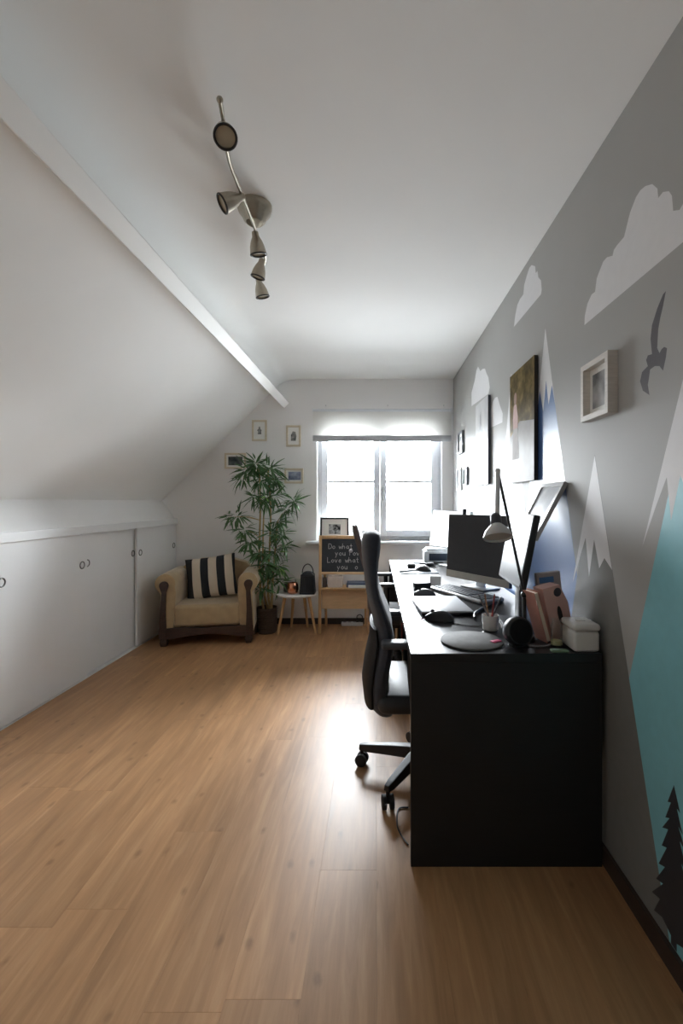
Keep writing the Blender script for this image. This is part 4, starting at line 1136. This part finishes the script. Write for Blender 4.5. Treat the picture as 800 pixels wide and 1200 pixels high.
gj = MB().lathe([(0.034, 0.0), (0.038, 0.004), (0.038, 0.12), (0.035, 0.12), (0.035, 0.008), (0.0, 0.008)], 24).build('glass_tumbler', GLASSJ, smooth=True, loc=(-0.755, 4.46, TZ))
tag(gj, 'clear glass tumbler behind the copper pot', 'glass')
cp2 = MB().lathe([(0.024, 0.0), (0.03, 0.004), (0.03, 0.075), (0.027, 0.075), (0.027, 0.006), (0.0, 0.006)], 20).build('dark_cup', mat('dark_glaze', (70, 62, 58), 0.4), smooth=True, loc=(-0.865, 4.42, TZ))
tag(cp2, 'small dark cup left of the copper pot', 'cup')

# ------------------------------------------------------------------ blackboard easel
ez = thing('blackboard_easel', 'childs wooden blackboard easel with chalk writing below the window', 'easel', (-0.302, 4.36, 0))
HW = 0.235
TL = math.atan2(0.075, 0.94)
ML = Matrix.Rotation(-TL, 4, 'X')              # front leans back towards the window
for sx in (-1, 1):
    MB().rbox(sx * HW - 0.014, sx * HW + 0.014, -0.01, 0.014, 0.0, 0.942, 0.003, 2, ML).build('front_post', PINE, ez, smooth=True)
    MB().tube([(sx * (HW - 0.03), 0.09, 0.92), (sx * (HW - 0.035), 0.27, 0.0)], 0.013, 8).build('rear_leg', PINE, ez, smooth=True)
MB().rbox(-HW + 0.014, HW - 0.014, -0.008, 0.012, 0.908, 0.942, 0.003, 2, ML).build('top_rail', PINE, ez, smooth=True)
MB().rbox(-HW + 0.014, HW - 0.014, -0.008, 0.012, 0.565, 0.59, 0.003, 2, ML).build('lower_rail', PALEWOOD, ez, smooth=True)
brd = MB().box(-HW + 0.014, HW - 0.014, -0.001, 0.006, 0.59, 0.908, ML).build('blackboard', CHALKB, ez)
MB().rbox(-HW + 0.016, HW - 0.016, -0.02, 0.20, 0.425, 0.44, 0.003, 2).build('tray', PINE, ez, smooth=True)
MB().box(-HW + 0.016, HW - 0.016, 0.045, 0.053, 0.23, 0.425).build('lower_panel', PALEWOOD, ez)
# chalk letters as strokes (unit box 0..1)
ST = {'D': [[(0, 0), (0, 1)], [(0, 1), (.45, .9), (.6, .5), (.45, .1), (0, 0)]], 'o': [[(.3, .55), (.08, .42), (.05, .2), (.25, 0), (.48, .15), (.5, .4), (.3, .55)]],
      'w': [[(0, .55), (.15, 0), (.3, .45), (.45, 0), (.6, .55)]], 'h': [[(0, 1), (0, 0)], [(0, .4), (.25, .55), (.4, .4), (.4, 0)]], 'a': [[(.45, .5), (.2, .55), (.02, .3), (.15, .02), (.4, .15), (.45, .5), (.5, 0)]],
      't': [[(.2, .9), (.2, .1), (.4, 0)], [(0, .6), (.4, .6)]], 'y': [[(0, .55), (.2, .1)], [(.45, .55), (.05, -.4)]], 'u': [[(0, .55), (.05, .1), (.25, 0), (.42, .15), (.45, .55)], [(.45, .55), (.5, 0)]],
      'l': [[(.1, 1), (.1, 0)]], 'L': [[(0, 1), (0, 0), (.5, .02)]], 'v': [[(0, .55), (.22, 0), (.45, .55)]], 'e': [[(.05, .3), (.45, .32), (.35, .55), (.12, .5), (.03, .2), (.2, 0), (.45, .1)]]}
def chalk(text, x, z, hgt, cm):
    for chh in text:
        if chh == ' ':
            x += hgt * 0.55; continue
        for stroke in ST.get(chh, []):
            for (a, b), (c, d) in zip(stroke[:-1], stroke[1:]):
                p = Vector((x + a * hgt, 0, z + b * hgt)); q_ = Vector((x + c * hgt, 0, z + d * hgt))
                n = (q_ - p).normalized(); sd = Vector((-n.z, 0, n.x)) * 0.0022
                e_ = n * 0.0015
                pts_ = [p - e_ + sd, p - e_ - sd, q_ + e_ - sd, q_ + e_ + sd]
                cm.add([(v.x, -0.0018, v.z) for v in pts_] + [(v.x, -0.0008, v.z) for v in pts_], [(0, 1, 2, 3), (7, 6, 5, 4), (0, 4, 5, 1), (1, 5, 6, 2), (2, 6, 7, 3), (3, 7, 4, 0)], ML)
        x += hgt * 0.72
cm = MB()
for tx, x, z in (('Do what', -0.155, 0.812), ('you love', -0.09, 0.748), ('Love what', -0.165, 0.68), ('you do', -0.07, 0.615)):
    chalk(tx, x, z, 0.05, cm)
cm.build('chalk_writing', CHALK, brd)['kind'] = 'stuff'
# things on the easel tray
def tray_item(name, label, cat, x0, x1, y0, y1, h0, h1, m):
    o = MB().rbox(x0, x1, y0, y1, 0, h1 - h0, 0.002, 1).build(name, m, loc=(-0.302, 4.36, h0)); return tag(o, label, cat)
tray_item('white_box', 'pale card box on the left of the easel tray', 'box', -0.16, -0.02, 0.02, 0.16, 0.441, 0.54, mat('pale_card', (210, 198, 188), 0.8, var=0.05))
tray_item('blue_book', 'blue-grey book lying on the easel tray', 'book', 0.02, 0.21, 0.03, 0.17, 0.441, 0.482, mat('blue_grey_cover', (88, 100, 124), 0.6))
tray_item('paper_stack', 'stack of white paper in front of the blue-grey book', 'paper', 0.04, 0.21, -0.015, 0.025, 0.441, 0.464, PAPER)
tray_item('dark_tin', 'narrow dark tin at the left end of the easel tray', 'tin', -0.21, -0.175, 0.03, 0.08, 0.441, 0.53, mat('dark_tin_paint', (84, 74, 70), 0.5))
# framed photo on the sill
sf = thing('framed_photo', 'black framed photo standing on the window sill above the blackboard', 'picture frame', (-0.422, 4.66, WZ0))
T2 = Matrix.Rotation(math.radians(-9), 4, 'X')
m = MB(); w, hh, fw = 0.148, 0.245, 0.018
m.box(-w, w, -0.008, 0.008, 0, fw, T2); m.box(-w, w, -0.008, 0.008, hh - fw, hh, T2); m.box(-w, -w + fw, -0.008, 0.008, fw, hh - fw, T2); m.box(w - fw, w, -0.008, 0.008, fw, hh - fw, T2)
m.build('frame', BLACKPL, sf)
MB().box(-w + fw, w - fw, 0.0, 0.006, fw, hh - fw, T2).build('mount', PAPER, sf)
MB().box(-0.06, 0.06, -0.0015, 0.0002, 0.075, 0.175, T2).build('photo', photo_mat('bw_photo', [(0.35, (40, 42, 46)), (0.6, (190, 192, 196))], 30, 0.4, 4), sf)
MB().box(-0.02, 0.02, 0.04, 0.044, 0.002, 0.16, Matrix.Rotation(math.radians(6), 4, 'X')).build('strut', BLACKPL, sf)
# power strip with cable on the floor
ps = thing('power_strip', 'white power strip lying on the floor under the easel', 'power strip', (-0.24, 4.66, 0))
MB().rbox(-0.11, 0.11, -0.026, 0.026, 0, 0.035, 0.006, 2).build('housing', PVC, ps, smooth=True)
for k in range(4):
    MB().lathe([(0.0, 0.0352), (0.017, 0.0352), (0.018, 0.036), (0.0, 0.036)], 16, Matrix.Translation((-0.075 + 0.05 * k, 0, 0))).build('socket', mat('socket_grey', (150, 150, 150), 0.5), ps)
pts = [Vector((-0.20 + 0.045 * math.cos(a) + 0.004 * k, 4.655 + 0.01 * math.sin(a), 0.075 + 0.035 * math.sin(a))) for k, a in enumerate([PI * 1.5 + 2 * PI * i / 18 for i in range(19)])]
pts += [Vector((-0.05, 4.66, 0.02)), Vector((0.10, 4.66, 0.005))]
cb = MB().tube(pts, 0.005, 8).build('coiled_cable', BLACKPL, smooth=True); tag(cb, 'coiled black cable resting on the power strip', 'cable')
